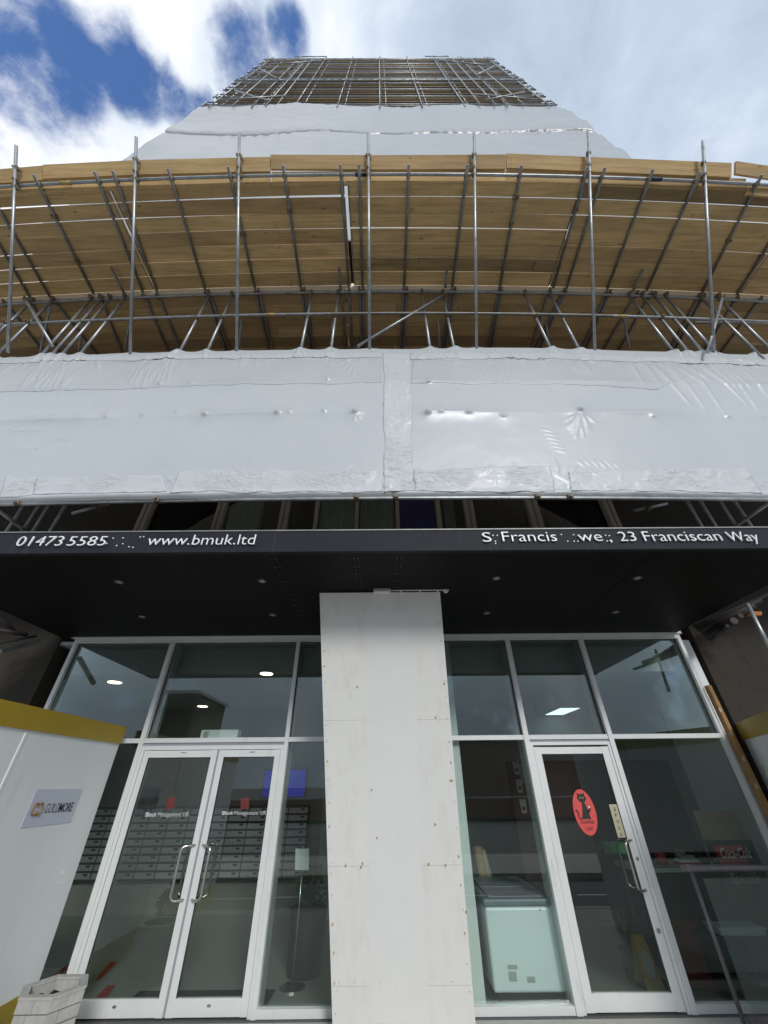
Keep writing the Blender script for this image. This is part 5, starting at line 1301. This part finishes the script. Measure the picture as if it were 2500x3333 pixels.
# ------------------------------------------------------------------ open scaffold at the top of the tower
ts = thing('tower_scaffold', (0, 4.2, 26), 'dense open tube scaffold with boarded lifts round the top of the tower', 'scaffold')
ztopS = WY(1250, 193, YSC).z; zbot = ZU[0]-.6
nl = 9; lift_h = (ztopS-1.1-(ZU[0]+.2))/(nl-1)
rr_ = random.Random(11)
for X in stdX:
    pole(ts, (X, YSC-.12, zbot), (X, YSC-.12, ztopS+rr_.uniform(-.1,.5)), 'standard', M_tube, .026)
    pole(ts, (X+.30, YSC-.02, zbot), (X+.30, YSC-.02, ztopS+rr_.uniform(-3.6,.2)), 'standard', M_tube, .024)
for X in (-5.2, -4.7, 4.6, 5.3, 6.6, -6.7): pole(ts, (X, YSC-.16, zbot), (X+rr_.uniform(-.1,.1), YSC-.16, ztopS-rr_.uniform(.5,4)), 'standard', M_tube, .027)
for k in range(nl):
    z = ZU[0]+.2+k*lift_h; xe = XE-.15
    for dz, y_ in ((0,0),(.5,.02),(.95,0),(1.4,.06),(-.05,1.25)):
        pole(ts, (-xe-rr_.uniform(0,.18), YSC+y_-.05, z+dz), (xe+rr_.uniform(0,.18), YSC+y_-.05, z+dz+rr_.uniform(-.03,.03)), 'ledger', M_tube_d if rr_.random() < .5 else M_tube, .025)
    for b4 in range(5):
        MB().box(-xe, xe, YSC+.03+b4*.235, YSC+.255+b4*.235, z+.05, z+.09).build('deck_board', M_wood3, ts)
    MB().box(-xe, xe, YSC-.005, YSC+.028, z+.095, z+.30).build('toe_board', M_wood3, ts)
    for X in stdX:
        pole(ts, (X+.05, YSC-.22, z+.02), (X+.05, YSC+1.45, z+.02), 'transom', M_tube_d, .03)
    for sx in (-1, 1):   # end returns
        pole(ts, (sx*(xe+.1), YSC-.1, z+.5), (sx*(xe+.1), YSC+6, z+.5), 'ledger', M_tube_d, .032)
        for q_ in (0, .5, 1.0): pole(ts, (sx*(xe+.03), YSC-.1+q_, z-.3), (sx*(xe+.03), YSC-.1+q_, z+rr_.uniform(.6,1.2)), 'end_post', M_tube, .03)
for z in (ZU[0]+.2+3.1*lift_h, ztopS-2.2):      # lattice beams
    m = MB(); m.tube((-8.2, YSC-.16, z), (8.2, YSC-.16, z), .03, 8).tube((-8.2, YSC-.16, z+.45), (8.2, YSC-.16, z+.45), .03, 8)
    n = 36
    for i in range(n):
        xa = -8.1+16.2*i/n; xb = -8.1+16.2*(i+1)/n; m.tube((xa, YSC-.16, z if i % 2 else z+.45), (xb, YSC-.16, z+.45 if i % 2 else z), .022, 6)
    m.build('lattice_beam', M_tube, ts)
for x0, z0_, x1, z1_ in ((-7.6,.5,-4.6,1.6),(-5.2,.3,-7.4,3.2),(7.4,.5,4.6,2.0),(4.9,.3,7.3,2.6),(-7.2,13,-4.0,15),(7.0,12.5,4.2,15.2),(5.6,8,7.4,12),(-5.8,7,-7.5,11)):
    pole(ts, (x0, YSC-.2, ZU[0]+z0_), (x1, YSC-.2, ZU[0]+z1_), 'brace', M_tube, .034)
for (xa, xb) in ((3.4, 5.2), (-6.3, -3.9)): pole(ts, (xa, YSC-.1, ztopS+.45), (xb, YSC-.1, ztopS+.5), 'guard_rail', M_tube, .03)

# ------------------------------------------------------------------ the other side of the street (seen mirrored in the glass)
def block(x0, x1, y0, h, m_, label, nx, nz):
    b = thing('building', ((x0+x1)/2, y0, 0), label, 'building')
    box('wall', m_, b, x0, x1, y0-8, y0, -.1, h); box('roof', M_conc_l, b, x0-.2, x1+.2, y0-8.2, y0+.2, h, h+.3)
    for i in range(nx):
        for k in range(nz):
            cx = x0+(x1-x0)*(i+.5)/nx; cz = h*(k+.5)/nz; fr = box('window', M_frame, b, cx-.8, cx+.8, y0, y0+.04, cz-.7, cz+.7); box('pane', M_wall_t, fr, cx-.72, cx+.72, y0+.042, y0+.05, cz-.62, cz+.62)
    return b
block(-40, -22, -34, 5.5, M_brick, 'low red brick building across the road, mirrored in the left glass', 6, 3)
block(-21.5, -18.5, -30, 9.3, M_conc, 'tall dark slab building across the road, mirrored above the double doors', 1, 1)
block(2, 24, -30, 5, M_brick, 'brown two-storey building across the road, mirrored in the cafe glass', 3, 1)
wl_ = thing('boundary_wall', (0, -20, 0), 'long brick low wall along the far pavement, mirrored in the glass', 'wall')
box('coursing', M_brick, wl_, -40, 40, -20.3, -20, -.1, 1.0); box('coping', M_pave, wl_, -40, 40, -20.36, -19.94, 1.0, 1.08)
lp = thing('street_lamp', (-2.3, -14, 0), 'tall thin grey street lamp across the road, mirrored beside the pillar', 'street lamp')
MB().tube((-2.3,-14,0), (-2.3,-14,8), .09, 10, .05).build('column', M_tube_d, lp); MB().path([(-2.3,-14,7.9),(-2.3,-13.7,8.3),(-2.3,-13,8.5)], .035, 8).build('arm', M_tube_d, lp); box('lantern', M_tube_d, lp, -2.42, -2.18, -13.2, -12.5, 8.42, 8.56)
